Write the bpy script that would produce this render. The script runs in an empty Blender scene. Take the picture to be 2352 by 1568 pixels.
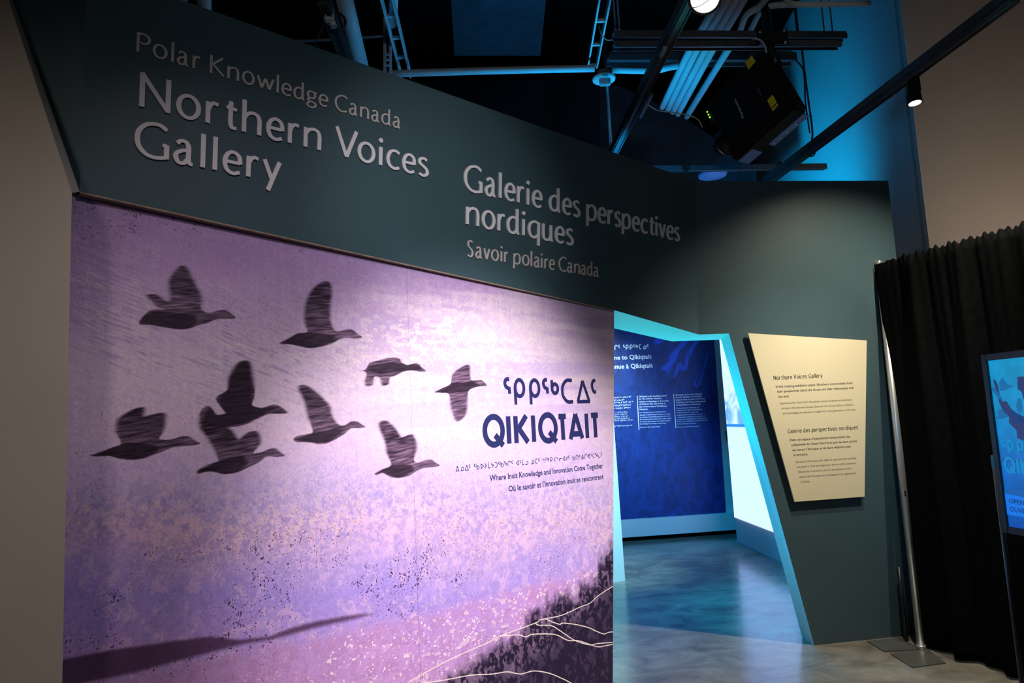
import bpy, bmesh, math, random
import numpy as np
from mathutils import Vector, Matrix

S = bpy.context.scene
COL = S.collection
random.seed(7)

# ------------------------------------------------------------------ camera
FPX, CX, CY = 1600.0, 1176.0, 784.0
CAMH = 1.65
_up = np.array([-726.0, 14300.0, -FPX]); _up /= np.linalg.norm(_up)
_fw = np.array([0, 0, -1.0]); _fy = _fw - _up * _fw.dot(_up); _fy /= np.linalg.norm(_fy)
_rx = np.cross(_fy, _up)
R = np.array([_rx, _fy, _up])
C0 = np.array([0, 0, CAMH])
cam = bpy.data.cameras.new('camera'); cam.sensor_width = 36.0; cam.lens = 36.0 * FPX / 2352.0
cam.clip_start = 0.05; cam.clip_end = 100
camo = bpy.data.objects.new('camera', cam); COL.objects.link(camo)
M4 = Matrix([list(R[0]) + [0], list(R[1]) + [0], list(R[2]) + [CAMH], [0, 0, 0, 1]])
camo.matrix_world = M4
S.camera = camo

# ------------------------------------------------------------------ world and exposure
S.view_settings.view_transform = 'Standard'
S.view_settings.look = 'None'
S.view_settings.gamma = 1.0
S.view_settings.exposure = 0.0
S.view_settings.use_curve_mapping = False
w = bpy.data.worlds.new('world'); S.world = w; w.use_nodes = True
bg = w.node_tree.nodes['Background']; bg.inputs[0].default_value = (0.55, 0.6, 0.7, 1); bg.inputs[1].default_value = 0.0035

# ------------------------------------------------------------------ lights
def spot(name, loc, aim, power, col, size=60, blend=0.6, rad=0.05):
    l = bpy.data.lights.new(name, 'SPOT'); l.energy = power; l.color = col
    l.spot_size = math.radians(size); l.spot_blend = blend; l.shadow_soft_size = rad
    o = bpy.data.objects.new(name, l); COL.objects.link(o); o.location = loc
    o.rotation_euler = (Vector(aim) - Vector(loc)).to_track_quat('-Z', 'Y').to_euler()
    return o
def area(name, loc, aim, power, col, sx, sy):
    l = bpy.data.lights.new(name, 'AREA'); l.energy = power; l.color = col; l.shape = 'RECTANGLE'; l.size = sx; l.size_y = sy
    o = bpy.data.objects.new(name, l); COL.objects.link(o); o.location = loc
    o.rotation_euler = (Vector(aim) - Vector(loc)).to_track_quat('-Z', 'Y').to_euler()
    return o
WARM = (1.0, 0.80, 0.62); WHITE = (1.0, 0.90, 0.88); CYAN = (0.0, 0.50, 1.0); AQUA = (0.0, 0.62, 0.85)
spot('mural_lamp', (1.40, 1.05, 3.45), (-0.13, 3.34, 1.05), 1040, (1.0, 0.90, 0.93), 45, 1.0, 0.06)
spot('added_mural_fill', (0.3, 1.0, 3.6), (-0.55, 2.9, 0.9), 95, (1.0, 0.88, 0.96), 80, 1.0, 0.08)  # added fill, brightens the left of the mural
spot('panel_lamp', (2.75, 3.62, 3.38), (2.10, 4.9, 1.0), 205, (1.0, 0.88, 0.68), 98, 1.0, 0.03)
spot('rail_lamp', (2.27, 3.96, 3.26), (1.7, 4.1, 0.0), 210, (1.0, 0.90, 0.76), 92, 1.0, 0.025)
spot('entry_floor_lamp', (0.92, 3.1, 3.45), (0.9, 3.3, 0.0), 20, (1.0, 0.88, 0.75), 50, 1.0, 0.04)
spot('lobby_blue_lamp', (-1.2, -0.8, 3.0), (2.75, 4.3, 1.2), 170, (0.0, 0.45, 1.0), 17, 1.0, 0.1)
spot('portal_lamp', (-1.3, -0.6, 3.4), (-1.8, 2.0, 1.1), 80, (1.0, 0.84, 0.70), 72, 1.0, 0.2)
spot('added_right_wall_fill', (4.35, 4.3, 2.2), (4.35, 5.9, 3.3), 62, (1.0, 0.84, 0.70), 120, 1.0, 0.2)  # added fill for the beige right wall, no fixture there
spot('gallery_wash_lamp', (1.35, 5.45, 3.1), (1.5, 6.6, 0.0), 290, (0.0, 0.42, 1.0), 110, 0.8, 0.15)
spot('added_floor_streak', (2.0, 5.6, 3.1), (2.05, 5.95, 0.0), 260, (0.0, 0.55, 1.0), 36, 0.7, 0.08)  # added spot, imitates the screen's blue streak on the floor
spot('added_screen_wall_fill', (1.2, 6.1, 2.5), (2.78, 6.3, 1.2), 330, (0.0, 0.60, 1.0), 62, 0.8, 0.1)  # added blue spot on the hidden near part of the screen wall
spot('added_corner_fill', (0.5, 2.2, 4.6), (3.7, 6.3, 3.2), 14, (0.85, 0.9, 1.0), 20, 1.0, 0.1)  # added weak light, lifts the dark corner of the side wall
spot('added_base_ledge_fill', (2.0, 7.9, 2.7), (1.9, 9.5, 0.2), 90, (0.0, 0.5, 1.0), 60, 0.9, 0.1)  # added blue light, deepens the blue of the base ledge
spot('gallery_wall_lamp', (1.9, 7.8, 2.9), (3.75, 8.0, 4.0), 300, (0.0, 0.46, 1.0), 84, 1.0, 0.2)
spot('gallery_ceiling_lamp', (0.85, 4.95, 2.8), (1.15, 4.7, 4.6), 110, (0.0, 0.40, 1.0), 155, 0.8, 0.10)
spot('added_jamb_fill', (0.25, 6.3, 1.5), (1.85, 5.05, 1.2), 190, (0.0, 0.55, 1.0), 66, 1.0, 0.2)  # added unseen light, makes the door reveal shine blue
spot('added_soffit_fill', (0.9, 5.9, 0.25), (1.15, 4.75, 2.2), 190, (0.0, 0.82, 0.95), 60, 1.0, 0.1)  # added unseen light, stands in for floor bounce on the soffit
spot('inner_slab_lamp', (1.3, 5.75, 2.9), (0.9, 7.1, 0.9), 620, (0.45, 0.95, 1.0), 40, 1.0, 0.1)
spot('back_wall_lamp', (1.3, 7.2, 2.9), (0.9, 9.4, 1.7), 400, (0.60, 0.86, 1.0), 58, 1.0, 0.1)
spot('added_header_glow', (1.0, 0.8, 3.3), (-0.25, 3.2, 2.62), 110, (0.95, 0.97, 1.0), 36, 1.0, 0.1)  # added spot, makes the broad glow on the header
spot('added_header_fill', (0.7, -1.0, 3.6), (0.55, 3.9, 2.7), 64, (0.84, 0.94, 1.0), 74, 1.0, 0.3)  # added fill for the header and the entrance wall

# ------------------------------------------------------------------ geometry helpers
Z = np.array([0, 0, 1.0])
def ray(x, y): return R @ np.array([(x - CX) / FPX, -(y - CY) / FPX, -1.0])
def onp(x, y, p, n):
    d = ray(x, y); t = np.dot(np.asarray(p) - C0, n) / np.dot(d, n); return C0 + d * t
def fl(x, y, z=0.0): return onp(x, y, np.array([0, 0, z]), Z)
def aty(x, y, Y): return onp(x, y, np.array([0, Y, 0.0]), np.array([0, 1.0, 0]))
def horizon(x):
    a = R[2]; return CY + FPX * ((x - CX) / FPX * a[0] - a[2]) / a[1]
def nrm(v): v = np.asarray(v, float); return v / np.linalg.norm(v)

class Plane:
    def __init__(s, O, e, f):
        s.O = np.asarray(O, float); s.e = nrm(e); s.f = nrm(np.asarray(f, float) - s.e * np.dot(f, s.e))
        n = np.cross(s.e, s.f)
        if np.dot(C0 - s.O, n) < 0: n = -n
        s.n = n
    def px(s, x, y, off=0.0): return onp(x, y, s.O + s.n * off, s.n)
    def uv(s, P): P = np.asarray(P) - s.O; return np.array([P @ s.e, P @ s.f])
    def pxuv(s, x, y): return s.uv(s.px(x, y))
    def P(s, u, v, off=0.0): return s.O + s.e * u + s.f * v + s.n * off
    def u_at(s, x, v):
        # u where the pixel column x crosses the in-plane line of height v
        q = s.pxuv(x, 900)
        lo, hi = -30.0, 30.0
        def col(u):
            c = R.T @ (s.P(u, v) - C0); return CX + FPX * c[0] / -c[2]
        u = q[0]
        for _ in range(12):
            g = (col(u + 1e-4) - col(u)) / 1e-4
            u -= (col(u) - x) / g
        return u
    def off(s, d): return Plane(s.O + s.n * d, s.e, s.f)

def tag(o, label, cat, group=None, kind=None):
    o['label'] = label; o['category'] = cat
    if group: o['group'] = group
    if kind: o['kind'] = kind
    return o
def empty(name, loc=(0, 0, 0)):
    o = bpy.data.objects.new(name, None); COL.objects.link(o); o.location = tuple(loc); o.empty_display_size = 0.1
    return o
def link(name, me, m=None, parent=None):
    o = bpy.data.objects.new(name, me); COL.objects.link(o)
    if m is not None: me.materials.append(m)
    if parent is not None:
        o.parent = parent
        if parent.type == 'EMPTY': o.matrix_parent_inverse = Matrix.Translation(parent.location).inverted()
    return o
def mesh(name, V, Fc, m, parent=None, smooth=False):
    me = bpy.data.meshes.new(name); me.from_pydata([tuple(map(float, v)) for v in V], [], Fc); me.update()
    if smooth:
        for p in me.polygons: p.use_smooth = True
    return link(name, me, m, parent)
def structure(o): o['kind'] = 'structure'; return o
def prism(name, front, back, m, parent=None, bevel=0.0):
    n = len(front); V = list(front) + list(back)
    Fc = [tuple(range(n)), tuple(range(2 * n - 1, n - 1, -1))]
    for i in range(n):
        j = (i + 1) % n; Fc.append((j, i, n + i, n + j))
    o = mesh(name, V, Fc, m, parent)
    bm = bmesh.new(); bm.from_mesh(o.data); bmesh.ops.recalc_face_normals(bm, faces=bm.faces)
    if bevel > 0: bmesh.ops.bevel(bm, geom=list(bm.edges), offset=bevel, segments=2, affect='EDGES')
    bm.to_mesh(o.data); bm.free()
    return o
def slab(name, pts, vec, m, parent=None, bevel=0.0):
    vec = np.asarray(vec, float)
    return prism(name, [np.asarray(p) for p in pts], [np.asarray(p) + vec for p in pts], m, parent, bevel)
def box(name, c, ax, half, m, parent=None, bevel=0.004):
    c = np.asarray(c, float); a, b, d = [np.asarray(v, float) for v in ax]
    q = [c - a * half[0] - b * half[1] - d * half[2], c + a * half[0] - b * half[1] - d * half[2],
         c + a * half[0] + b * half[1] - d * half[2], c - a * half[0] + b * half[1] - d * half[2]]
    return slab(name, q, d * 2 * half[2], m, parent, bevel)
AX = (np.array([1.0, 0, 0]), np.array([0, 1.0, 0]), np.array([0, 0, 1.0]))
def beam(name, p, q, wd, ht, m, parent=None, bevel=0.003, up=None):
    p = np.asarray(p, float); q = np.asarray(q, float); d = nrm(q - p)
    u = Z if up is None else np.asarray(up)
    s = nrm(np.cross(d, u)); t = nrm(np.cross(s, d))
    return box(name, (p + q) / 2, (d, s, t), (np.linalg.norm(q - p) / 2, wd / 2, ht / 2), m, parent, bevel)
def tube(name, pts, r, m, parent=None, seg=12, caps=True, rads=None):
    pts = [np.asarray(p, float) for p in pts]; V = []; Fc = []; n = len(pts)
    prev = None
    for i, p in enumerate(pts):
        d = nrm(pts[min(i + 1, n - 1)] - pts[max(i - 1, 0)])
        if prev is None:
            a = nrm(np.cross(d, Z if abs(d[2]) < 0.9 else np.array([1.0, 0, 0])))
        else: a = nrm(prev - d * np.dot(prev, d))
        prev = a; b = np.cross(d, a); rr = rads[i] if rads else r
        for k in range(seg):
            t = 2 * math.pi * k / seg; V.append(p + (a * math.cos(t) + b * math.sin(t)) * rr)
    for i in range(n - 1):
        for k in range(seg):
            k2 = (k + 1) % seg; Fc.append((i * seg + k, i * seg + k2, (i + 1) * seg + k2, (i + 1) * seg + k))
    if caps: Fc.append(tuple(range(seg - 1, -1, -1))); Fc.append(tuple((n - 1) * seg + k for k in range(seg)))
    o = mesh(name, V, Fc, m, parent, True)
    if caps:
        o.data.polygons[-1].use_smooth = False; o.data.polygons[-2].use_smooth = False
    return o
def smooth_path(pts, k=6):
    pts = [np.asarray(p, float) for p in pts]; out = []
    P = [2 * pts[0] - pts[1]] + pts + [2 * pts[-1] - pts[-2]]
    for i in range(1, len(P) - 2):
        for j in range(k):
            t = j / k; a, b, c, d = P[i - 1], P[i], P[i + 1], P[i + 2]
            out.append(0.5 * ((2 * b) + (c - a) * t + (2 * a - 5 * b + 4 * c - d) * t * t + (3 * b - a - 3 * c + d) * t ** 3))
    out.append(pts[-1]); return out
def lathe(name, c, axis, prof, m, parent=None, seg=28):
    axis = nrm(axis); pts = [np.asarray(c) + axis * h for r, h in prof]
    a = nrm(np.cross(axis, Z if abs(axis[2]) < 0.9 else np.array([1.0, 0, 0]))); b = np.cross(axis, a); V = []; Fc = []
    for (r, h), p in zip(prof, pts):
        for k in range(seg):
            t = 2 * math.pi * k / seg; V.append(p + (a * math.cos(t) + b * math.sin(t)) * max(r, 1e-4))
    for i in range(len(prof) - 1):
        for k in range(seg):
            k2 = (k + 1) % seg; Fc.append((i * seg + k, i * seg + k2, (i + 1) * seg + k2, (i + 1) * seg + k))
    Fc.append(tuple(range(seg - 1, -1, -1))); Fc.append(tuple((len(prof) - 1) * seg + k for k in range(seg)))
    o = mesh(name, V, Fc, m, parent, False)
    bm = bmesh.new(); bm.from_mesh(o.data); bmesh.ops.recalc_face_normals(bm, faces=bm.faces); bm.to_mesh(o.data); bm.free()
    return o

# ------------------------------------------------------------------ materials
def srgb(r, g, b):
    f = lambda c: (c / 255) / 12.92 if c / 255 <= 0.04045 else ((c / 255 + 0.055) / 1.055) ** 2.4
    return (f(r), f(g), f(b), 1)
def mat(name, col, rough=0.6, metal=0.0, spec=0.5, var=0.0, vscale=3.0, bump=0.0, bscale=200.0, emit=None, estr=0.0):
    m = bpy.data.materials.new(name); m.use_nodes = True; nt = m.node_tree; b = nt.nodes['Principled BSDF']
    b.inputs['Base Color'].default_value = col if len(col) == 4 else (*col, 1)
    b.inputs['Roughness'].default_value = rough; b.inputs['Metallic'].default_value = metal
    b.inputs['Specular IOR Level'].default_value = spec
    tc = nt.nodes.new('ShaderNodeTexCoord')
    n = nt.nodes.new('ShaderNodeTexNoise'); n.inputs['Scale'].default_value = vscale; n.inputs['Detail'].default_value = 5
    nt.links.new(tc.outputs['Object'], n.inputs['Vector'])
    c = b.inputs['Base Color'].default_value[:]
    rp = nt.nodes.new('ShaderNodeValToRGB')
    v = max(var, 0.02)
    rp.color_ramp.elements[0].position = 0.3; rp.color_ramp.elements[1].position = 0.7
    rp.color_ramp.elements[0].color = (c[0] * (1 - v), c[1] * (1 - v), c[2] * (1 - v), 1)
    rp.color_ramp.elements[1].color = (min(1, c[0] * (1 + v)), min(1, c[1] * (1 + v)), min(1, c[2] * (1 + v)), 1)
    nt.links.new(n.outputs['Fac'], rp.inputs['Fac']); nt.links.new(rp.outputs['Color'], b.inputs['Base Color'])
    if bump > 0:
        n2 = nt.nodes.new('ShaderNodeTexNoise'); n2.inputs['Scale'].default_value = bscale
        nt.links.new(tc.outputs['Object'], n2.inputs['Vector'])
        bp = nt.nodes.new('ShaderNodeBump'); bp.inputs['Strength'].default_value = bump; bp.inputs['Distance'].default_value = 0.002
        nt.links.new(n2.outputs['Fac'], bp.inputs['Height']); nt.links.new(bp.outputs['Normal'], b.inputs['Normal'])
    if emit is not None:
        b.inputs['Emission Color'].default_value = (*emit[:3], 1); b.inputs['Emission Strength'].default_value = estr
    return m
m_fascia = mat('slate_paint', (0.052, 0.095, 0.112), 0.42, spec=0.35, var=0.04, bump=0.10, bscale=320)
m_beige = mat('beige_paint', (0.46, 0.42, 0.375), 0.7, spec=0.2, var=0.03, bump=0.08, bscale=260)
m_trim = mat('bare_board_edge', (0.30, 0.22, 0.17), 0.8, spec=0.1, var=0.2, vscale=30)
m_white = mat('white_wall_paint', (0.62, 0.62, 0.62), 0.75, spec=0.2, var=0.03, bump=0.06, bscale=200)
m_inner = mat('gallery_white_paint', (0.66, 0.68, 0.68), 0.6, spec=0.3, var=0.02)
m_brownwall = mat('taupe_wall_paint', (0.44, 0.385, 0.335), 0.8, spec=0.15, var=0.03)
m_black = mat('black_paint', (0.003, 0.003, 0.0035), 0.8, spec=0.1, var=0.3, vscale=2)
m_duct = mat('dark_duct_paint', (0.010, 0.013, 0.02), 0.6, spec=0.2, var=0.6, vscale=2.2)
m_blackmetal = mat('black_metal', (0.012, 0.012, 0.013), 0.35, metal=0.0, spec=0.5, var=0.1)
m_proj = mat('black_plastic', (0.008, 0.008, 0.009), 0.45, spec=0.35, var=0.1)
m_steel = mat('galvanised_steel', (0.42, 0.44, 0.46), 0.4, metal=0.85, var=0.12, vscale=14)
m_conduit = mat('painted_conduit', (0.55, 0.57, 0.58), 0.5, spec=0.4, var=0.06, vscale=8)
m_alu = mat('brushed_aluminium', (0.55, 0.56, 0.57), 0.32, metal=0.8, var=0.05, vscale=20)
m_plate = mat('grey_steel_plate', (0.13, 0.14, 0.13), 0.35, metal=0.5, var=0.15, vscale=9)
m_letter = mat('pale_letter_face', (0.80, 0.74, 0.75), 0.5, spec=0.3)
m_letter2 = mat('taupe_letter_face', (0.62, 0.52, 0.48), 0.5, spec=0.3)
m_ink = mat('navy_ink', srgb(38, 44, 92), 0.6, spec=0.2)
m_inkdark = mat('black_ink', (0.02, 0.018, 0.016), 0.7, spec=0.1)
m_inkgrey = mat('grey_ink', (0.10, 0.09, 0.075), 0.7, spec=0.1)
m_cream = mat('cream_panel_laminate', (0.72, 0.65, 0.45), 0.45, spec=0.35, var=0.01)
m_inkwhite = mat('white_ink', (0.9, 0.95, 1.0), 0.5, spec=0.2, emit=(0.55, 0.8, 1.0), estr=0.0)
m_strobe = mat('white_plastic', (0.7, 0.72, 0.72), 0.4, spec=0.4)
m_red = mat('red_print', (0.15, 0.03, 0.03), 0.6)
m_lens = mat('glass_lens', (0.01, 0.012, 0.02), 0.05, spec=1.0)
m_yellow = mat('yellow_sticker', (0.75, 0.62, 0.03), 0.5, spec=0.3, emit=(0.35, 0.38, 0.0), estr=0.0)
m_lamp = mat('lit_lamp_lens', (1, 1, 1), 0.3, emit=(1.0, 0.93, 0.8), estr=9.0)
m_led = mat('green_led', (0.1, 0.5, 0.02), 0.3, emit=(0.25, 1.0, 0.02), estr=2.0)
m_bluelit = mat('blue_lit_tint', (0.22, 0.42, 0.95), 0.5)  # blue gallery light put into the colour of pale parts
m_cable = mat('black_cable', (0.01, 0.01, 0.011), 0.5)
m_wirewhite = mat('white_cable', (0.6, 0.6, 0.62), 0.5)
m_tag = mat('white_connector_plastic', (0.62, 0.58, 0.56), 0.5)

def mat_floor():
    m = bpy.data.materials.new('polished_concrete'); m.use_nodes = True; nt = m.node_tree; b = nt.nodes['Principled BSDF']
    N = nt.nodes.new; L = nt.links.new
    tc = N('ShaderNodeTexCoord'); mp = N('ShaderNodeMapping'); mp.inputs['Scale'].default_value = (1.0, 1.5, 1)
    L(tc.outputs['Object'], mp.inputs['Vector'])
    n1 = N('ShaderNodeTexNoise'); n1.inputs['Scale'].default_value = 2.2; n1.inputs['Detail'].default_value = 9; n1.inputs['Roughness'].default_value = 0.65; n1.inputs['Distortion'].default_value = 0.6
    L(mp.outputs['Vector'], n1.inputs['Vector'])
    r = N('ShaderNodeValToRGB'); r.color_ramp.elements[0].position = 0.34; r.color_ramp.elements[1].position = 0.68
    r.color_ramp.elements[0].color = (0.085, 0.078, 0.068, 1); r.color_ramp.elements[1].color = (0.25, 0.23, 0.195, 1)
    L(n1.outputs['Fac'], r.inputs['Fac'])
    n3 = N('ShaderNodeTexNoise'); n3.inputs['Scale'].default_value = 26; n3.inputs['Detail'].default_value = 4
    L(mp.outputs['Vector'], n3.inputs['Vector'])
    r3 = N('ShaderNodeValToRGB'); r3.color_ramp.elements[0].position = 0.72; r3.color_ramp.elements[1].position = 0.78
    r3.color_ramp.elements[0].color = (0, 0, 0, 1); r3.color_ramp.elements[1].color = (0.35, 0.35, 0.35, 1)
    L(n3.outputs['Fac'], r3.inputs['Fac'])
    mx = N('ShaderNodeMix'); mx.data_type = 'RGBA'; mx.blend_type = 'ADD'; mx.inputs[0].default_value = 0.6
    L(r.outputs['Color'], mx.inputs[6]); L(r3.outputs['Color'], mx.inputs[7]); L(mx.outputs[2], b.inputs['Base Color'])
    n2 = N('ShaderNodeTexNoise'); n2.inputs['Scale'].default_value = 5; n2.inputs['Detail'].default_value = 6
    L(mp.outputs['Vector'], n2.inputs['Vector'])
    r2 = N('ShaderNodeMapRange'); r2.inputs['To Min'].default_value = 0.13; r2.inputs['To Max'].default_value = 0.34
    L(n2.outputs['Fac'], r2.inputs['Value']); L(r2.outputs['Result'], b.inputs['Roughness'])
    bp = N('ShaderNodeBump'); bp.inputs['Strength'].default_value = 0.25; bp.inputs['Distance'].default_value = 0.004
    L(n2.outputs['Fac'], bp.inputs['Height']); L(bp.outputs['Normal'], b.inputs['Normal'])
    b.inputs['Specular IOR Level'].default_value = 0.42
    b.inputs['Coat Weight'].default_value = 0.16; b.inputs['Coat Roughness'].default_value = 0.12
    return m
m_floor = mat_floor()

# ------------------------------------------------------------------ construction planes of the entrance
d1 = onp(2900, horizon(2900), np.array([0, 40.0, 0]), np.array([0, 1.0, 0])) - C0; d1[2] = 0; d1 = nrm(d1)
n1 = nrm(np.array([d1[1], -d1[0], 0]))                 # out of the mural wall, towards the visitor
d2 = nrm(np.array([0.99, 0.14, 0])); n2 = nrm(np.array([d2[1], -d2[0], 0]))
JB = fl(1870, 1481.5)
W2 = Plane(JB, d2, Z + 0.10 * n2)
FT = W2.px(1597, 414); FB = W2.px(1605, 768)
W1 = Plane(FB, d1, nrm(FT - FB))
BR = W1.px(1410, 712); BL = W1.px(183, 440); TL = W1.px(195, 130)
ztop = 0.5 * (FT[2] + W1.px(905, 175)[2])
# vertical back planes
JBi = fl(1843, 1464.5)
B2 = Plane(JBi, d2, Z)
back1 = np.dot(B2.px(1656, 775) - FB, -n1)
B1 = Plane(FB - n1 * 0.34, d1, Z)
# mural plane
MP = Plane(np.array([BR[0], BR[1], 0]) - n1 * 0.008, d1, Z)
mu0 = MP.pxuv(1410, 712)[0] ; 
MR_b = MP.pxuv(1407.5, 1560); MR_t = MP.pxuv(1410.5, 711)
ML_b = MP.pxuv(143, 1568); ML_t = MP.pxuv(166, 443)
# ================================================================== THE SETTING
structure(slab('floor', [(-7, -4, -0.1), (9, -4, -0.1), (9, 14, -0.1), (-7, 14, -0.1)], (0, 0, 0.1), m_floor))
structure(slab('ceiling', [(-7, -4, 6.6), (9, -4, 6.6), (9, 14, 6.6), (-7, 14, 6.6)], (0, 0, 0.1), m_black))
structure(slab('wall_far', [(-7, 13.9, 0), (9, 13.9, 0), (9, 13.9, 6.6), (-7, 13.9, 6.6)], (0, 0.1, 0), m_black))

# back-plane helpers for mitred header
def isect(PA, PB, z):
    A = np.array([[PA.n[0], PA.n[1]], [PB.n[0], PB.n[1]]])
    b = np.array([PA.n @ PA.O - PA.n[2] * z, PB.n @ PB.O - PB.n[2] * z])
    s = np.linalg.solve(A, b); return np.array([s[0], s[1], z])
FTt = isect(W1, W2, ztop); FBb = isect(W1, W2, FB[2])
bT = isect(B1, B2, ztop); bB = isect(B1, B2, FB[2])
def to_back(P, Bp, n): # horizontal shift along -n into the vertical back plane
    t = np.dot(Bp.O - P, Bp.n) / np.dot(-n, Bp.n); return P - n * t
uTL = W1.uv(BL)[0]
TLt = W1.O + W1.e * uTL + W1.f * ((ztop - W1.O[2]) / W1.f[2])
head_f = [BL, BR, FBb, FTt, TLt]
head_b = [to_back(BL, B1, n1), to_back(BR, B1, n1), bB, bT, to_back(TLt, B1, n1)]
hf = structure(prism('wall_front', head_f, head_b, m_fascia)); hf.data.materials.append(m_inner); hf.data.polygons[3].material_index = 1
# the folded return of the header at the far left
e3 = nrm(np.array([-1.0, -0.10, 0]))
LO = BL + e3 * 1.6; LT = TLt + e3 * 1.6
structure(prism('wall_front', [LO, BL, TLt, LT], [LO - n1 * .3, to_back(BL, B1, n1), to_back(TLt, B1, n1), LT - n1 * .3], m_fascia))
# wall to the right of the opening, with the raking door edge
JT = W2.px(1674.6, 767.8); JT[2] = FB[2] if abs(JT[2] - FB[2]) < 0.02 else JT[2]
RT = W2.px(2040, 413.5); RB = W2.px(2150, 1454)
def z_on(pl, P, z): return P + pl.f * ((z - P[2]) / pl.f[2])
RT = z_on(W2, RT, ztop); RB = z_on(W2, RB, 0.0)
right_f = [JB, RB, RT, FTt, FBb, JT]
JTi = B2.px(1656, 775); JTi[2] = JT[2]; JTi = to_back(JTi, B2, n2)
right_b = [JBi, to_back(RB, B2, n2), to_back(RT, B2, n2), bT, bB, JTi]
we = structure(prism('wall_entrance', right_f, right_b, m_fascia)); we.data.materials.append(m_inner); we.data.polygons[6].material_index = 1; we.data.polygons[7].material_index = 1

# thin bare board edge under the header, above the mural
tA = W1.P(*W1.uv(BL)) ; tB = W1.P(*W1.uv(BR))
q = [tA + W1.n * 0.004 - Z * 0.006, tB + W1.n * 0.004 - Z * 0.005, tB + W1.n * 0.004, tA + W1.n * 0.004]
structure(slab('trim_1', q, -n1 * 0.03, m_trim))

# beige portal at the far left: front face, raking edge and its return
YP = 2.05
def pp(x, y): return aty(x, y, YP)
a0, a1, a2 = pp(165, 443), pp(18, -5), pp(143, 1568)
up_ext = a1 + (a1 - a0) * 0.9
dn = a2 + (a2 - a0) * ((a2[2]) / (a0[2] - a2[2]))
dn[2] = 0
P1 = [np.array([-3.2, YP, 0]), dn, a0, a0 + (a1 - a0) * 0.004, up_ext, np.array([-3.2, YP, up_ext[2]])]
shift = aty(183, 440, YP + 0.075) - a0; 
P2 = [p + np.array([0, 0.075, 0]) for p in P1]
P2[1] = dn + np.array([-0.056, 0.075, 0]); P2[2] = aty(163, 446, YP + 0.075); P2[3] = aty(183, 440, YP + 0.075)
P2[4] = aty(38, -5, YP + 0.075) + (aty(38, -5, YP + 0.075) - P2[3]) * 0.9; P2[4][2] = P1[4][2]
structure(prism('wall_left', P1, P2, m_beige, bevel=0.0))

# gallery interior -------------------------------------------------
# slab wall behind the mural (its raking end is lit in the opening)
sA = fl(1436, 1332.5); sd = nrm(np.array([0.89, 0.455, 0])); SP = Plane(sA, sd, Z)
sT = SP.px(1410, 970); k = (2.9 - sA[2]) / (sT[2] - sA[2]); sTT = sA + (sT - sA) * k
q = [sA - sd * 2.2, sA, sTT, sTT - sd * 1.4]
q[3][2] = sTT[2]
structure(slab('wall_inner', q, (-0.10, 0.20, 0), m_inner))
# back wall with base ledge
bw0 = fl(1432, 1242); bw1 = fl(1692, 1223.5); bd = nrm(bw1 - bw0); BW = Plane(bw0, bd, Z)
inn = -BW.n
def bwr(name, u0, u1, z0, z1, off, th, m, par=None):
    return slab(name, [BW.P(u0, z0, off), BW.P(u1, z0, off), BW.P(u1, z1, off), BW.P(u0, z1, off)], inn * th, m, par)
uR = BW.pxuv(1694, 1200)[0]
z_led = BW.pxuv(1550, 1184)[1]; z_led0 = BW.pxuv(1550, 1223)[1]
structure(bwr('wall_back', -4.5, uR + 0.6, 0, 3.0, 0.0, 0.12, m_inner))
structure(bwr('baseboard_back', -4.5, uR, z_led0, z_led, 0.10, 0.10, m_inner))
structure(bwr('baseboard_recess', -4.5, uR, 0.0, z_led0, 0.02, 0.02, m_black))
# screen wall on the right side of the gallery
g0 = fl(1693, 1243); g1 = fl(1798, 1293); gd = nrm(g1 - g0); GW = Plane(g0, gd, Z)
structure(slab('wall_screen', [GW.P(0, 0), GW.P(3.35, 0), GW.P(3.35, 2.9), GW.P(0, 2.9)], -GW.n * 0.12, m_inner))

# building walls above and behind
CRN = 5.9
c_b = aty(2140, 560, CRN); c_t = aty(2066, 0, CRN)
cx = 0.5 * (c_b[0] + c_t[0])
cdir = nrm(c_t - c_b)
cdir = Z; c_b = aty(2108, 340, CRN); top = c_b + cdir * ((6.6 - c_b[2]) / cdir[2]); bot = c_b - cdir * (c_b[2] / cdir[2])
far = aty(1737, 413, 10.4)
structure(slab('wall_side', [bot, np.array([far[0], 10.4, 0]), np.array([far[0], 10.4, 6.6]), top], (0.3, 0, 0), m_white))
bot = bot + np.array([0.003, 0, 0]); top = top + np.array([0.003, 0, 0])
structure(slab('wall_right', [bot, bot + np.array([5, -0.6, 0]), top + np.array([5, -0.6, 0]), top], (0, 0.1, 0), m_brownwall))

# ================================================================== PRINTED MURAL (generated in code)
PXM = 760.0
U0 = min(ML_b[0], ML_t[0]) - 0.02; U1 = max(MR_b[0], MR_t[0]) + 0.01; V0 = 0.0; V1 = max(BL[2], BR[2]) + 0.05
TW, TH = int((U1 - U0) * PXM), int((V1 - V0) * PXM)
rng = np.random.default_rng(11)
def vnoise(nx, ny, w=TW, h=TH):
    g = rng.random((ny + 3, nx + 3)).astype(np.float32)
    x = np.linspace(0, nx, w, dtype=np.float32); y = np.linspace(0, ny, h, dtype=np.float32)
    xi = np.minimum(x.astype(int), nx - 1 if nx > 0 else 0); yi = np.minimum(y.astype(int), ny - 1)
    fx = x - xi; fy = y - yi; fx = fx * fx * (3 - 2 * fx); fy = (fy * fy * (3 - 2 * fy))[:, None]
    r0 = g[yi]; r1 = g[yi + 1]
    a = r0[:, xi] * (1 - fx) + r0[:, xi + 1] * fx
    b = r1[:, xi] * (1 - fx) + r1[:, xi + 1] * fx
    return a * (1 - fy) + b * fy
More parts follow.
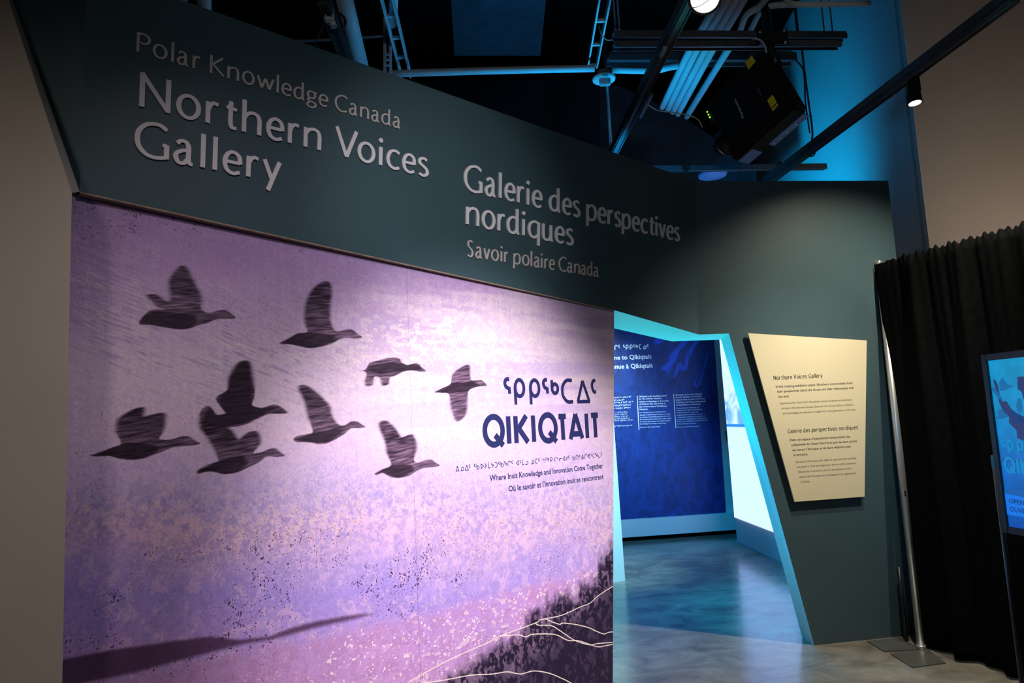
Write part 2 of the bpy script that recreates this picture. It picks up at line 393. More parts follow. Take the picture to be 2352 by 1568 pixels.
def fbm(nx, ny, o=4, g=0.55):
    s = 0; a = 1; t = 0
    for i in range(o):
        s = s + vnoise(int(nx * 2 ** i), int(ny * 2 ** i)) * a; t += a; a *= g
    return s / t
uu = np.linspace(U0, U1, TW, dtype=np.float32)[None, :]; vv = np.linspace(V0, V1, TH, dtype=np.float32)[:, None]
# where every point of the wall stands in the picture drawn on it (design coordinates)
Pw = MP.O[None, :]
def design(uu, vv):
    X = MP.O[0] + MP.e[0] * uu + MP.f[0] * vv - C0[0]
    Y = MP.O[1] + MP.e[1] * uu + MP.f[1] * vv - C0[1]
    Zz = MP.O[2] + MP.e[2] * uu + MP.f[2] * vv - C0[2]
    c0 = R[0, 0] * X + R[1, 0] * Y + R[2, 0] * Zz; c1 = R[0, 1] * X + R[1, 1] * Y + R[2, 1] * Zz; c2 = R[0, 2] * X + R[1, 2] * Y + R[2, 2] * Zz
    return CX + FPX * c0 / -c2, CY - FPX * c1 / -c2
DX, DY = design(uu, vv)
def sm(a, b, x): t = np.clip((x - a) / (b - a), 0, 1); return t * t * (3 - 2 * t)
def lerp(A, c, t): return A + (np.array(c, np.float32) - A) * t[..., None]
big = fbm(5, 4, 3); med = fbm(16, 12, 4); fine = fbm(70, 60, 4, 0.7); fine2 = fbm(110, 90, 3, 0.8); vfine = vnoise(700, 560)
W8 = DY + (big - 0.5) * 120 + (med - 0.5) * 70
A = np.zeros((TH, TW, 3), np.float32)
stops = [(430, (150, 120, 168)), (520, (162, 130, 180)), (620, (178, 146, 192)), (740, (196, 170, 204)), (860, (216, 194, 218)), (980, (224, 198, 224)),
         (1080, (208, 184, 222)), (1150, (190, 170, 214)), (1210, (206, 172, 208)), (1290, (182, 156, 212)), (1370, (164, 142, 214)), (1460, (176, 146, 212)), (1600, (190, 150, 202))]
xs = [s[0] for s in stops]
for c in range(3): A[..., c] = np.interp(W8, xs, [s[1][c] for s in stops])
# pink / blue dabs
dv = 0.30 + 0.70 * sm(1020, 1180, DY); d = sm(0.54, 0.64, fine) * 0.42 * dv; A = lerp(A, (222, 186, 214), d)
d = sm(0.52, 0.62, 1 - fine2) * 0.36 * dv; A = lerp(A, (140, 128, 190), d)
cl = fbm(3, 34, 3); mk = sm(560, 700, DY) * sm(1060, 900, DY) * sm(700, 1000, DX); A = lerp(A, (186, 166, 212), sm(0.5, 0.64, cl) * mk * 0.55); A = lerp(A, (240, 222, 226), sm(0.52, 0.66, 1 - cl) * mk * 0.4)
ver = vnoise(420, 10); A = A * (1 + (ver - 0.5) * 0.03)[..., None]
# yellowish speckle band
bandw = np.exp(-((W8 - 1195) / 75) ** 2); d = sm(0.50, 0.56, fbm(150, 130, 3, 0.8)) * bandw * 0.45; A = lerp(A, (226, 194, 190), d)
d = sm(0.52, 0.58, fbm(120, 110, 3, 0.8)) * bandw * 0.35; A = lerp(A, (138, 122, 186), d)
# light slanting strokes in the upper left, built by stretching noise along the stroke direction
def streak(nx, ny, slope, lo, hi):
    g = vnoise(nx, ny, TW * 1, TH * 1)
    sh = (np.arange(TW) * slope).astype(int)
    out = np.empty_like(g)
    for i in range(TW): out[:, i] = np.roll(g[:, i], -sh[i] % TH)
    return sm(lo, hi, out)
s1 = streak(44, 520, 0.36, 0.66, 0.86); s2 = streak(80, 420, 0.44, 0.74, 0.9)
mk = np.exp(-((DY - (700 + (DX - 140) * 0.30)) / 150) ** 2) * sm(1150, 500, DX) + 0.55 * np.exp(-((DY - 800) / 90) ** 2) * sm(1100, 700, DX)
mk = mk * (0.35 + 0.65 * sm(0.35, 0.6, med))
A = lerp(A, (216, 204, 212), np.clip(s1 * mk * 0.42, 0, 1)); A = lerp(A, (226, 214, 206), np.clip(s2 * mk * 0.42, 0, 1))
s3 = streak(60, 460, 0.40, 0.62, 0.85); A = lerp(A, (104, 88, 150), np.clip(s3 * mk * 0.22, 0, 1))
# pale cream flecks near the middle of the sky
mk = np.exp(-(((DX - 1010) / 260) ** 2 + ((DY - 800) / 120) ** 2)); A = lerp(A, (238, 228, 214), np.clip(sm(0.53, 0.6, fbm(90, 130, 3, 0.75)) * mk * 0.6, 0, 1))
# dark specks
sp = vnoise(760, 600) * 0.55 + fine2 * 0.45; mk = sm(0.45, 0.62, fbm(9, 12, 3)) * (0.25 + sm(1150, 1300, DY)) + 0.8 * sm(640, 470, DY) * sm(0.5, 0.6, med)
A = lerp(A, (70, 52, 92), np.clip(sm(0.66, 0.74, sp) * mk * 0.8, 0, 1))
# river
def poly_y(pts, X): return np.interp(X, [p[0] for p in pts], [p[1] for p in pts])
ru = poly_y([(140, 1515), (224, 1497), (297, 1486), (393, 1473), (468, 1463), (505, 1463), (547, 1469), (617, 1463), (673, 1441), (729, 1425), (800, 1414), (849, 1410), (900, 1405)], DX)
rl = poly_y([(140, 1580), (224, 1562), (308, 1545), (421, 1515), (491, 1497), (561, 1479), (631, 1466), (701, 1449), (800, 1425), (849, 1411), (900, 1400)], DX)
e = (med - 0.5) * 6 + (vfine - .5) * 3
mk = sm(-5, 6, DY - ru + e) * sm(-6, 8, rl - DY + e) * sm(880, 840, DX)
# pink shore below the river, white flecks
sh = sm(-6, 18, DY - np.maximum(rl, poly_y([(140, 1580), (850, 1405), (1408, 1270)], DX))) * sm(900, 200, DY - 700 - 0 * DX)
shore = sm(0, 40, DY - poly_y([(140, 1588), (560, 1482), (850, 1420), (1130, 1350), (1408, 1275)], DX))
A = lerp(A, (196, 146, 196), shore * (0.35 + 0.5 * med)); A = lerp(A, (172, 128, 180), shore * sm(0.5, 0.6, fine) * 0.6)
fl1 = sm(0.70, 0.76, vnoise(300, 330) * 0.6 + fine2 * 0.4); A = lerp(A, (236, 220, 226), np.clip(fl1 * shore * 0.9 * sm(600, 900, DX + (DY - 1400)), 0, 1))
fl2 = sm(0.64, 0.70, vnoise(170, 190) * 0.6 + fine2 * 0.4); A = lerp(A, (214, 190, 206), np.clip(fl2 * shore * 0.8 * sm(780, 1000, DX), 0, 1))
A = lerp(A, (80, 54, 86), mk * (0.95 - 0.12 * med))
# dark hill
hb = poly_y([(900, 1620), (985, 1568), (1060, 1530), (1120, 1492), (1190, 1450), (1250, 1395), (1330, 1340), (1370, 1300), (1408, 1258)], DX)
hd = DY - hb + (fbm(40, 18, 3) - 0.5) * 90
hm = sm(-22, 34, hd)
tex = fbm(90, 70, 3, 0.75); hill = np.ones_like(A) * np.array((36, 28, 50), np.float32)
hill = lerp(hill, (122, 98, 126), sm(0.50, 0.60, tex) * (0.80 - 0.55 * sm(20, 150, hd))); hill = lerp(hill, (150, 126, 150), sm(0.60, 0.68, fbm(200, 120, 2, .8)) * 0.5 * (1 - sm(30, 150, hd)))
A = A + (hill - A) * hm[..., None]
# contour lines
lines = [[(936, 1568), (985, 1540), (1047, 1508), (1122, 1475), (1148, 1461), (1229, 1431), (1239, 1424), (1252, 1421), (1290, 1413), (1330, 1395), (1355, 1385), (1375, 1367), (1412, 1344)],
 [(1148, 1461), (1190, 1458), (1207, 1463), (1222, 1457), (1260, 1456), (1280, 1459), (1305, 1471), (1330, 1472), (1370, 1485), (1390, 1483), (1412, 1479)],
 [(1229, 1431), (1237, 1436), (1265, 1437), (1285, 1448), (1320, 1471), (1355, 1481), (1372, 1478), (1412, 1475)],
 [(1252, 1421), (1270, 1429), (1286, 1434), (1291, 1431), (1320, 1434), (1350, 1441), (1370, 1450), (1387, 1456), (1398, 1452), (1412, 1451)],
 [(975, 1568), (1020, 1562), (1080, 1551), (1130, 1548), (1165, 1543), (1195, 1548), (1225, 1541), (1260, 1546), (1290, 1558), (1310, 1568), (1330, 1580)]]
def tex_xy(x, y):
    q = MP.pxuv(x, y); return (q[0] - U0) * PXM, (q[1] - V0) * PXM
for ln in lines:
    pts = [np.array(tex_xy(*p)) for p in ln]; pts = smooth_path(pts, 5)
    for a, b in zip(pts[:-1], pts[1:]):
        x0 = int(max(0, min(a[0], b[0]) - 4)); x1 = int(min(TW, max(a[0], b[0]) + 5)); y0 = int(max(0, min(a[1], b[1]) - 4)); y1 = int(min(TH, max(a[1], b[1]) + 5))
        if x1 <= x0 or y1 <= y0: continue
        gx, gy = np.meshgrid(np.arange(x0, x1), np.arange(y0, y1)); dd = b - a; L2 = max(dd @ dd, 1e-6)
        t = np.clip(((gx - a[0]) * dd[0] + (gy - a[1]) * dd[1]) / L2, 0, 1); ds = np.hypot(gx - a[0] - t * dd[0], gy - a[1] - t * dd[1])
        A[y0:y1, x0:x1] = lerp(A[y0:y1, x0:x1], (226, 214, 200), sm(2.3, 1.1, ds))
# geese
def c1(p): return [(140 + x / 3.5636, 430 + y / 3.5636) for x, y in p]
def c2(p): return [(180 + x / 3.5636, 800 + y / 3.5636) for x, y in p]
def c3(p): return [(640 + x / 3.015, 620 + y / 3.015) for x, y in p]
geese = [
 (c1([(640, 1100), (680, 1050), (740, 1005), (860, 1000), (800, 985), (750, 940), (705, 885), (780, 880), (850, 930), (890, 935), (895, 860), (885, 780), (920, 710), (970, 650), (1015, 650), (1060, 720), (1100, 800), (1140, 880), (1150, 940), (1145, 995), (1200, 1030), (1270, 1015), (1330, 1003), (1380, 1025), (1430, 1070), (1380, 1078), (1280, 1080), (1200, 1110), (1120, 1130), (1060, 1155), (980, 1165), (860, 1150), (740, 1130), (650, 1125)]),
  c1([(640, 1100), (680, 1050), (760, 1015), (900, 1020), (1100, 1050), (1120, 1110), (1060, 1155), (980, 1165), (860, 1150), (740, 1130)])),
 (c3([(5, 505), (60, 480), (130, 440), (200, 430), (185, 380), (180, 300), (200, 200), (240, 130), (300, 85), (350, 85), (365, 150), (355, 250), (355, 330), (365, 380), (395, 425), (450, 418), (500, 410), (535, 435), (578, 468), (530, 475), (470, 470), (420, 480), (370, 510), (300, 530), (220, 542), (150, 530), (80, 515), (20, 515)]),
  c3([(5, 505), (60, 480), (130, 440), (200, 432), (300, 440), (385, 450), (385, 495), (300, 530), (220, 542), (80, 515)])),
 (c3([(527, 708), (600, 690), (630, 645), (700, 625), (760, 610), (830, 612), (850, 640), (890, 658), (940, 648), (970, 652), (995, 680), (1022, 700), (980, 705), (920, 695), (860, 705), (800, 735), (770, 745), (760, 790), (730, 802), (715, 795), (700, 745), (660, 740), (650, 795), (610, 805), (597, 770), (610, 720), (585, 700)]),
  c3([(600, 690), (640, 660), (760, 640), (960, 655), (1000, 690), (860, 700), (700, 720)])),
 (c3([(1075, 848), (1130, 820), (1190, 790), (1200, 730), (1240, 690), (1300, 658), (1320, 665), (1325, 720), (1335, 765), (1390, 760), (1415, 770), (1440, 800), (1400, 805), (1350, 815), (1310, 845), (1305, 940), (1290, 1010), (1240, 1050), (1215, 1020), (1190, 940), (1180, 860), (1130, 850)]),
  c3([(1075, 848), (1190, 790), (1340, 770), (1400, 800), (1310, 840), (1180, 855)])),
 (c2([(90, 880), (180, 850), (280, 810), (350, 780), (310, 680), (320, 590), (370, 545), (450, 500), (520, 480), (540, 500), (530, 560), (590, 545), (700, 530), (710, 600), (690, 690), (660, 740), (740, 750), (800, 735), (860, 718), (920, 730), (960, 760), (998, 780), (940, 795), (860, 800), (780, 810), (700, 840), (620, 870), (540, 900), (440, 912), (340, 905), (250, 880), (150, 885)]),
  c2([(90, 880), (280, 810), (400, 770), (560, 780), (650, 800), (640, 850), (540, 900), (440, 912), (250, 880)])),
 (c2([(1200, 520), (1130, 430), (1140, 390), (1220, 340), (1230, 240), (1280, 150), (1330, 105), (1400, 110), (1420, 200), (1440, 320), (1440, 400), (1420, 465), (1500, 488), (1570, 468), (1620, 462), (1670, 490), (1712, 530), (1640, 535), (1560, 535), (1480, 570), (1400, 610), (1300, 640), (1200, 650), (1080, 680), (1000, 640), (990, 560), (1010, 500), (1060, 470), (1100, 500), (1130, 545), (1200, 535)]),
  c2([(1140, 430), (1230, 250), (1330, 110), (1400, 115), (1430, 460), (1640, 480), (1400, 600), (1080, 670), (1000, 620), (1060, 480), (1190, 540)])),
 (c2([(1150, 920), (1110, 820), (1050, 720), (1000, 640), (1100, 620), (1200, 640), (1260, 680), (1310, 750), (1370, 700), (1440, 675), (1475, 700), (1490, 770), (1450, 830), (1430, 860), (1500, 850), (1560, 825), (1610, 820), (1650, 850), (1690, 880), (1620, 888), (1540, 885), (1480, 930), (1400, 970), (1300, 1015), (1200, 1030), (1100, 1010), (1040, 1010), (980, 1030), (975, 1000), (1040, 960), (1100, 940)]),
  c2([(980, 1010), (1100, 945), (1250, 890), (1350, 880), (1390, 940), (1300, 1015), (1200, 1030), (1100, 1010)])),
 (c2([(1760, 740), (1800, 715), (1880, 700), (1920, 680), (1880, 560), (1850, 430), (1800, 320), (1850, 300), (1920, 340), (2000, 410), (2060, 480), (2070, 540), (2120, 620), (2180, 630), (2230, 600), (2280, 600), (2320, 625), (2350, 645), (2290, 652), (2230, 655), (2190, 690), (2120, 735), (2040, 775), (1970, 785), (1900, 770), (1780, 765)]),
  c2([(1770, 750), (1900, 700), (2100, 660), (2180, 670), (2040, 775), (1900, 770)])),
 (c3([(662, 1412), (720, 1380), (780, 1350), (750, 1270), (740, 1200), (710, 1120), (695, 1060), (740, 1042), (790, 1080), (830, 1130), (850, 1160), (910, 1138), (940, 1160), (955, 1230), (935, 1310), (960, 1335), (1010, 1318), (1050, 1312), (1080, 1330), (1115, 1355), (1060, 1365), (1000, 1372), (950, 1395), (900, 1425), (830, 1440), (770, 1430), (720, 1405), (680, 1420)]),
  c3([(662, 1412), (780, 1350), (920, 1350), (940, 1390), (830, 1440), (720, 1405)])),
]
def raster(poly, x0, y0, w_, h_):
    gx, gy = np.meshgrid(np.arange(x0, x0 + w_) + .5, np.arange(y0, y0 + h_) + .5); ins = np.zeros((h_, w_), bool); n = len(poly)
    for i in range(n):
        xa, ya = poly[i]; xb, yb = poly[(i + 1) % n]
        if ya == yb: continue
        c = ((ya > gy) != (yb > gy)) & (gx < (xb - xa) * (gy - ya) / (yb - ya) + xa); ins ^= c
    return ins.astype(np.float32)
def hblur(a, r, slope=0.0):
    s = np.zeros_like(a); t = 0
    for k in range(-r, r + 1):
        wgt = 1 - abs(k) / (r + 1); s += np.roll(np.roll(a, k, 1), int(round(k * slope)), 0) * wgt; t += wgt
    return s / t
for body, dark in geese:
    pb = [tex_xy(*p) for p in body]; pd = [tex_xy(*p) for p in dark]
    pb = [tuple(p) for p in smooth_path([np.array(p) for p in pb + [pb[0]]], 3)][:-1]
    x0 = int(min(p[0] for p in pb)) - 30; x1 = int(max(p[0] for p in pb)) + 30; y0 = int(min(p[1] for p in pb)) - 20; y1 = int(max(p[1] for p in pb)) + 20
    w_, h_ = x1 - x0, y1 - y0
    mb = raster(pb, x0, y0, w_, h_); md = raster(pd, x0, y0, w_, h_)
    # flight direction blur, stronger on the wings (above the body)
    ymid = np.array([p[1] for p in pd]).mean(); rows = np.arange(y0, y1)[:, None]
    wing = sm(12, 60, np.abs(rows - ymid)) * np.ones((1, w_))
    soft = hblur(mb, 11, 0.12); tight = hblur(mb, 3, 0.12); al = tight * (1 - wing) + soft * wing
    al = (al + np.roll(al, 1, 0) + np.roll(al, -1, 0)) / 3
    dk = hblur(md, 10, 0.12)
    st = hblur(rng.random((h_, w_)).astype(np.float32), 26, 0.12); st = (st - st.mean()) / (st.std() + 1e-6)
    st = (st + np.roll(st, 1, 0) + np.roll(st, -1, 0) + np.roll(st, 2, 0)) / 2.4
    up_ = np.clip((rows - ymid) / (0.55 * h_) , 0, 1); lv = np.clip(0.62 - 0.38 * np.abs(up_ - 0.12) + 0.22 * st, 0, 1) * (1 - 0.85 * dk) + 0.10 * dk * np.clip(.4 + .4 * st, 0, 1)
    base = np.array((36, 26, 38), np.float32); li = np.array((142, 114, 142), np.float32)
    colr = base + (li - base) * lv[..., None]
    sub = A[y0:y1, x0:x1]; A[y0:y1, x0:x1] = sub + (colr[:sub.shape[0], :sub.shape[1]] - sub) * np.clip(al * 1.04, 0, 0.97)[..., None][:sub.shape[0], :sub.shape[1]]
# fine canvas grain
A = A * (0.955 + 0.09 * vfine)[..., None] * (0.97 + 0.06 * rng.random((TH, TW, 1), dtype=np.float32))
A = np.clip(A / 255.0, 0, 1)
buf = np.ones((TH, TW, 4), np.float32); buf[..., :3] = A
img = bpy.data.images.new('mural_print', TW, TH); img.pixels.foreach_set(buf.ravel()); img.update()
img.pack()
def mat_print(im, name, rough=0.38, gain=1.0):
    m = bpy.data.materials.new(name); m.use_nodes = True; nt = m.node_tree; b = nt.nodes['Principled BSDF']
    t = nt.nodes.new('ShaderNodeTexImage'); t.image = im; t.extension = 'EXTEND'
    u = nt.nodes.new('ShaderNodeUVMap'); u.uv_map = 'UVMap'
    nt.links.new(u.outputs['UV'], t.inputs['Vector']); nt.links.new(t.outputs['Color'], b.inputs['Base Color'])
    b.inputs['Roughness'].default_value = rough; b.inputs['Specular IOR Level'].default_value = 0.25
    n = nt.nodes.new('ShaderNodeTexNoise'); n.inputs['Scale'].default_value = 400
    tc = nt.nodes.new('ShaderNodeTexCoord'); nt.links.new(tc.outputs['Object'], n.inputs['Vector'])
    bp = nt.nodes.new('ShaderNodeBump'); bp.inputs['Strength'].default_value = 0.06; bp.inputs['Distance'].default_value = 0.001
    nt.links.new(n.outputs['Fac'], bp.inputs['Height']); nt.links.new(bp.outputs['Normal'], b.inputs['Normal'])
    return m
m_mural = mat_print(img, 'mural_print')
def uv_plane(o, pl, u0, u1, v0, v1):
    me = o.data; uvl = me.uv_layers.new(name='UVMap')
    for lp in me.loops:
        q = pl.uv(np.array(me.vertices[lp.vertex_index].co)); uvl.data[lp.index].uv = ((q[0] - u0) / (u1 - u0), (q[1] - v0) / (v1 - v0))
# two printed sheets meeting at the seam
def ztopm(u):  # underside of the header along the mural
    ua, ub = MP.uv(BL)[0], MP.uv(BR)[0]; t = (u - ua) / (ub - ua); return BL[2] + (BR[2] - BL[2]) * t - 0.002
useam = MP.pxuv(940, 800)[0]
mural = empty('mural', MP.P((U0 + U1) / 2, 0)); tag(mural, 'large purple mural of nine flying geese printed with navy lettering, under the dark header', 'mural')
uL = MP.uv(BL)[0] - 0.02
rb = MR_b[0] + (MR_b[0] - MR_t[0]) * (MR_b[1]) / (MR_t[1] - MR_b[1]) 
for nm, pts in (('sheet', [(uL, 0.0), (useam - 0.0004, 0.0), (useam - 0.0004, ztopm(useam)), (uL, ztopm(uL))]),
                ('sheet', [(useam + 0.0004, 0.0), (rb, 0.0), (MR_t[0], ztopm(MR_t[0])), (useam + 0.0004, ztopm(useam))])):
    o = slab(nm, [MP.P(*p) for p in pts], -n1 * 0.10, m_mural, mural); uv_plane(o, MP, U0, U1, V0, V1)

# ================================================================== LETTERING
# stroke glyphs: cap height 1; l = straight, c = smooth, o = ring, d = dot, T = triangle loop
G = {
'P': [('l', (0, 0), (0, 1)), ('c', (0, .965), (.26, .97), (.43, .88), (.47, .73), (.39, .55), (.2, .48), (.09, .52))],
'o': [('o', .3, .34, .3, .34)],
'l': [('l', (0, 0), (0, 1.04))],
'a': [('c', (.03, .58), (.16, .675), (.32, .66), (.4, .52), (.4, .3), (.4, .14), (.45, .03), (.54, .01)), ('c', (.4, .42), (.2, .38), (.03, .28), (0, .15), (.09, .015), (.25, .01), (.4, .16))],
'r': [('l', (0, 0), (0, .67)), ('c', (0, .42), (.08, .58), (.2, .66), (.33, .63))],
'K': [('l', (0, 0), (0, 1)), ('l', (.5, 1), (.05, .5)), ('l', (.07, .54), (.55, 0))],
'n': [('l', (0, 0), (0, .68)), ('c', (0, .46), (.1, .61), (.25, .67), (.38, .61), (.43, .45), (.43, .2), (.43, 0))],
'w': [('l', (0, .67), (.2, .02)), ('l', (.2, .02), (.4, .6)), ('l', (.4, .6), (.6, .02)), ('l', (.6, .02), (.8, .67))],
'e': [('l', (.02, .355), (.49, .355)), ('c', (.51, .33), (.47, .57), (.28, .68), (.09, .59), (0, .35), (.07, .1), (.28, .0), (.5, .07))],
'd': [('c', (.46, .60), (.25, .67), (.06, .55), (0, .33), (.07, .08), (.25, .01), (.4, .1), (.46, .2)), ('l', (.46, 1.04), (.46, .12)), ('c', (.46, .2), (.48, .05), (.56, .01))],
'g': [('o', .24, .46, .22, .21), ('l', (.4, .6), (.56, .65)), ('c', (.14, .27), (.04, .18), (.1, .08), (.3, .04), (.48, -.04), (.46, -.2), (.24, -.3), (.03, -.22), (.03, -.08), (.16, .04))],
'C': [('c', (.66, .9), (.45, 1), (.2, .92), (.03, .7), (0, .48), (.05, .25), (.2, .06), (.42, 0), (.66, .08))],
'G': [('c', (.7, .88), (.5, 1), (.22, .94), (.04, .72), (0, .48), (.05, .24), (.22, .05), (.45, .0), (.7, .06)), ('l', (.7, .02), (.7, .44)), ('l', (.6, .415), (.7, .415))],
'N': [('l', (0, 0), (0, 1)), ('l', (-.02, 1.0), (.66, .03)), ('l', (.66, 0), (.66, 1))],
't': [('c', (.16, .86), (.15, .5), (.15, .2), (.21, .04), (.4, .03)), ('l', (.02, .635), (.4, .635)), ('p', (-.04, .655), (.02, .59), (.16, .60), (.20, .90))],
'h': [('l', (0, 0), (0, 1.04)), ('c', (0, .46), (.1, .61), (.25, .67), (.38, .61), (.43, .45), (.43, .2), (.43, 0))],
'V': [('l', (0, 1), (.36, .0)), ('l', (.36, .0), (.7, 1))],
'i': [('l', (0, 0), (0, .68)), ('d', 0, .93)],
'c': [('c', (.46, .6), (.3, .675), (.1, .6), (0, .34), (.07, .1), (.26, .0), (.46, .06))],
's': [('c', (.38, .62), (.22, .68), (.04, .62), (.02, .47), (.2, .37), (.38, .25), (.4, .1), (.22, 0), (.0, .05))],
'y': [('l', (0, .68), (.27, .04)), ('l', (.52, .68), (.14, -.32))],
'p': [('l', (0, -.32), (0, .68)), ('c', (0, .46), (.12, .62), (.27, .68), (.43, .58), (.48, .34), (.42, .1), (.27, .0), (.1, .02), (0, .14))],
'v': [('l', (0, .68), (.25, .0)), ('l', (.25, .0), (.5, .68))],
'q': [('l', (.46, .68), (.46, -.32)), ('c', (.46, .62), (.25, .68), (.06, .56), (0, .33), (.07, .08), (.25, .0), (.46, .16))],
'u': [('c', (0, .68), (0, .25), (.05, .05), (.2, .0), (.34, .05), (.43, .2)), ('l', (.43, .68), (.43, .1)), ('c', (.43, .18), (.45, .04), (.53, .0))],
'S': [('c', (.46, .92), (.28, 1), (.06, .92), (.02, .76), (.12, .6), (.35, .47), (.5, .3), (.46, .1), (.25, 0), (0, .08))],
# geometric capitals of the mural title
'Q1': [('o', .5, .5, .5, .5), ('l', (.56, .34), (1.0, -.06))],
'I1': [('l', (0, 0), (0, 1))],
'K1': [('l', (0, 0), (0, 1)), ('l', (.62, 1), (.08, .46)), ('l', (.14, .56), (.66, 0))],
'T1': [('l', (0, .92), (.6, .92)), ('l', (.3, 0), (.3, 1))],
'A1': [('l', (0, 0), (.36, 1)), ('l', (.36, 1), (.72, 0)), ('l', (.14, .2), (.58, .2))],
# syllabic signs
'tri': [('l', (0, 0), (.36, .96)), ('l', (.36, .96), (.72, 0)), ('l', (-.03, .02), (.75, .02))],
'triR': [('l', (0, 0), (.6, .48)), ('l', (.6, .48), (0, .96)), ('l', (.02, -.03), (.02, .99))],
'triL': [('l', (.6, 0), (0, .48)), ('l', (0, .48), (.6, .96)), ('l', (.58, -.03), (.58, .99))],
'no': [('o', .5, .34, .26, .33), ('l', (0, .02), (.5, .02))],
'sc': [('c', (.4, .98), (.16, .97), (.02, .84), (.0, .72), (.06, .56), (.2, .46), (.4, .45))],
'sq': [('c', (.4, .98), (.14, .97), (.0, .84), (.08, .68), (.24, .62), (.36, .61)), ('l', (.36, .66), (.38, .38))],
'b': [('l', (0, .98), (0, .3)), ('o', .3, .3, .3, .3)],
'sb': [('l', (0, .98), (0, .6)), ('o', .2, .6, .2, .2)],
'yi': [('l', (.05, .98), (.5, .45)), ('l', (.5, .47), (.1, .4)), ('l', (.1, .42), (.1, 0))],
'L': [('l', (0, 1), (0, 0)), ('l', (-.03, .03), (.5, .03))],
'sL': [('l', (0, 1), (0, .45)), ('l', (-.02, .47), (.32, .47))],
'ya': [('l', (.0, 1), (.0, .58)), ('l', (0, .6), (.5, .52)), ('l', (.5, .54), (.15, 0))],
'tu': [('c', (0, .97), (.3, .96), (.5, .75), (.52, .5), (.48, .22), (.3, .03), (.05, .02))],
'ng': [('o', .12, .84, .12, .12), ('l', (.18, .76), (.38, .52)), ('o', .45, .42, .13, .14)],
'gi': [('c', (0, 0), (0, .5), (.04, .82), (.22, .96), (.42, .88), (.46, .68))],
'lu': [('l', (0, .03), (.3, .03)), ('c', (.28, .03), (.5, .06), (.58, .3), (.5, .55), (.3, .6))],
'ta': [('c', (.55, .97), (.25, .96), (.04, .74), (0, .5), (.04, .25), (.25, .03), (.55, .02))],
'taa': [('c', (.55, .87), (.25, .86), (.04, .68), (0, .45), (.04, .22), (.25, .03), (.55, .02)), ('d', .3, 1.06)],
'sa': [('l', (0, 1), (0, .55)), ('c', (0, .57), (.3, .6), (.42, .45), (.44, .0))],
'rho': [('l', (0, -.06), (0, .6)), ('o', .28, .62, .28, .34)],
'lt': [('l', (.5, .96), (0, .5)), ('l', (0, .5), (.5, .02))],
'slt': [('l', (.32, .98), (0, .74)), ('l', (0, .74), (.32, .5))],
'sll': [('c', (.12, .98), (.0, .8), (.08, .6), (.24, .55), (.48, .6))],
'li': [('c', (.25, .05), (.06, .1), (.0, .3), (.06, .52), (.3, .56), (.7, .56))],
'ju': [('l', (.5, 1), (.5, .55)), ('l', (.5, .58), (0, .5)), ('l', (0, .52), (.35, 0))],
'ti': [('c', (0, 0), (0, .5), (.05, .82), (.3, .97), (.55, .82), (.6, .5), (.6, 0))],
'vi': [('o', .16, .2, .15, .2), ('l', (.06, .34), (.32, .98)), ('l', (.32, .98), (.66, 0))],
'va': [('o', .42, .72, .16, .2), ('l', (.3, .84), (0, .5)), ('l', (0, .5), (.6, .0))],
'ga': [('l', (0, 1), (0, .35)), ('c', (0, .35), (.06, .08), (.25, .0), (.45, .12), (.48, .35))],
}
def ribbons(strokes, sx, sy, wv, wh):
    """2-D polygons (list of quads strips) of the strokes; sx, sy metres per unit, wv/wh thickness of vertical/horizontal runs in metres"""
    out = []
    for st in strokes:
        k = st[0]
        if k == 'd':
            r = wv * 0.62; c = (st[1] * sx, st[2] * sy)
            ring = [(c[0] + r * math.cos(t), c[1] + r * math.sin(t)) for t in [2 * math.pi * i / 14 for i in range(14)]]
            out.append(('poly', ring)); continue
        if k == 'p': out.append(('poly', [(p[0] * sx, p[1] * sy) for p in st[1:]])); continue
        if k == 'o':
            _, cx_, cy_, rx, ry = st; n = 30
            pts = [(np.array([(cx_ + rx * math.cos(2 * math.pi * i / n)) * sx, (cy_ + ry * math.sin(2 * math.pi * i / n)) * sy])) for i in range(n)]
            closed = True
        elif k == 'l': pts = [np.array([p[0] * sx, p[1] * sy]) for p in st[1:]]; closed = False
        else: pts = smooth_path([np.array([p[0] * sx, p[1] * sy]) for p in st[1:]], 6); closed = False
        n = len(pts); L = []; Rr = []
        for i, p in enumerate(pts):
            if closed: dv = pts[(i + 1) % n] - pts[i - 1]
            else: dv = pts[min(i + 1, n - 1)] - pts[max(i - 1, 0)]
            dv = dv / (np.linalg.norm(dv) + 1e-12); wd = math.hypot(wv * dv[1], wh * dv[0]) / 2
            nn = np.array([-dv[1], dv[0]]); L.append(p + nn * wd); Rr.append(p - nn * wd)
        out.append(('ring' if closed else 'strip', L, Rr))
    return out
def glyph_bounds(strokes):
    xs = []
    for st in strokes:
        if st[0] == 'd': xs += [st[1]]
        elif st[0] == 'o': xs += [st[1] - st[3], st[1] + st[3]]
        else: xs += [p[0] for p in st[1:]]
    return min(xs), max(xs)
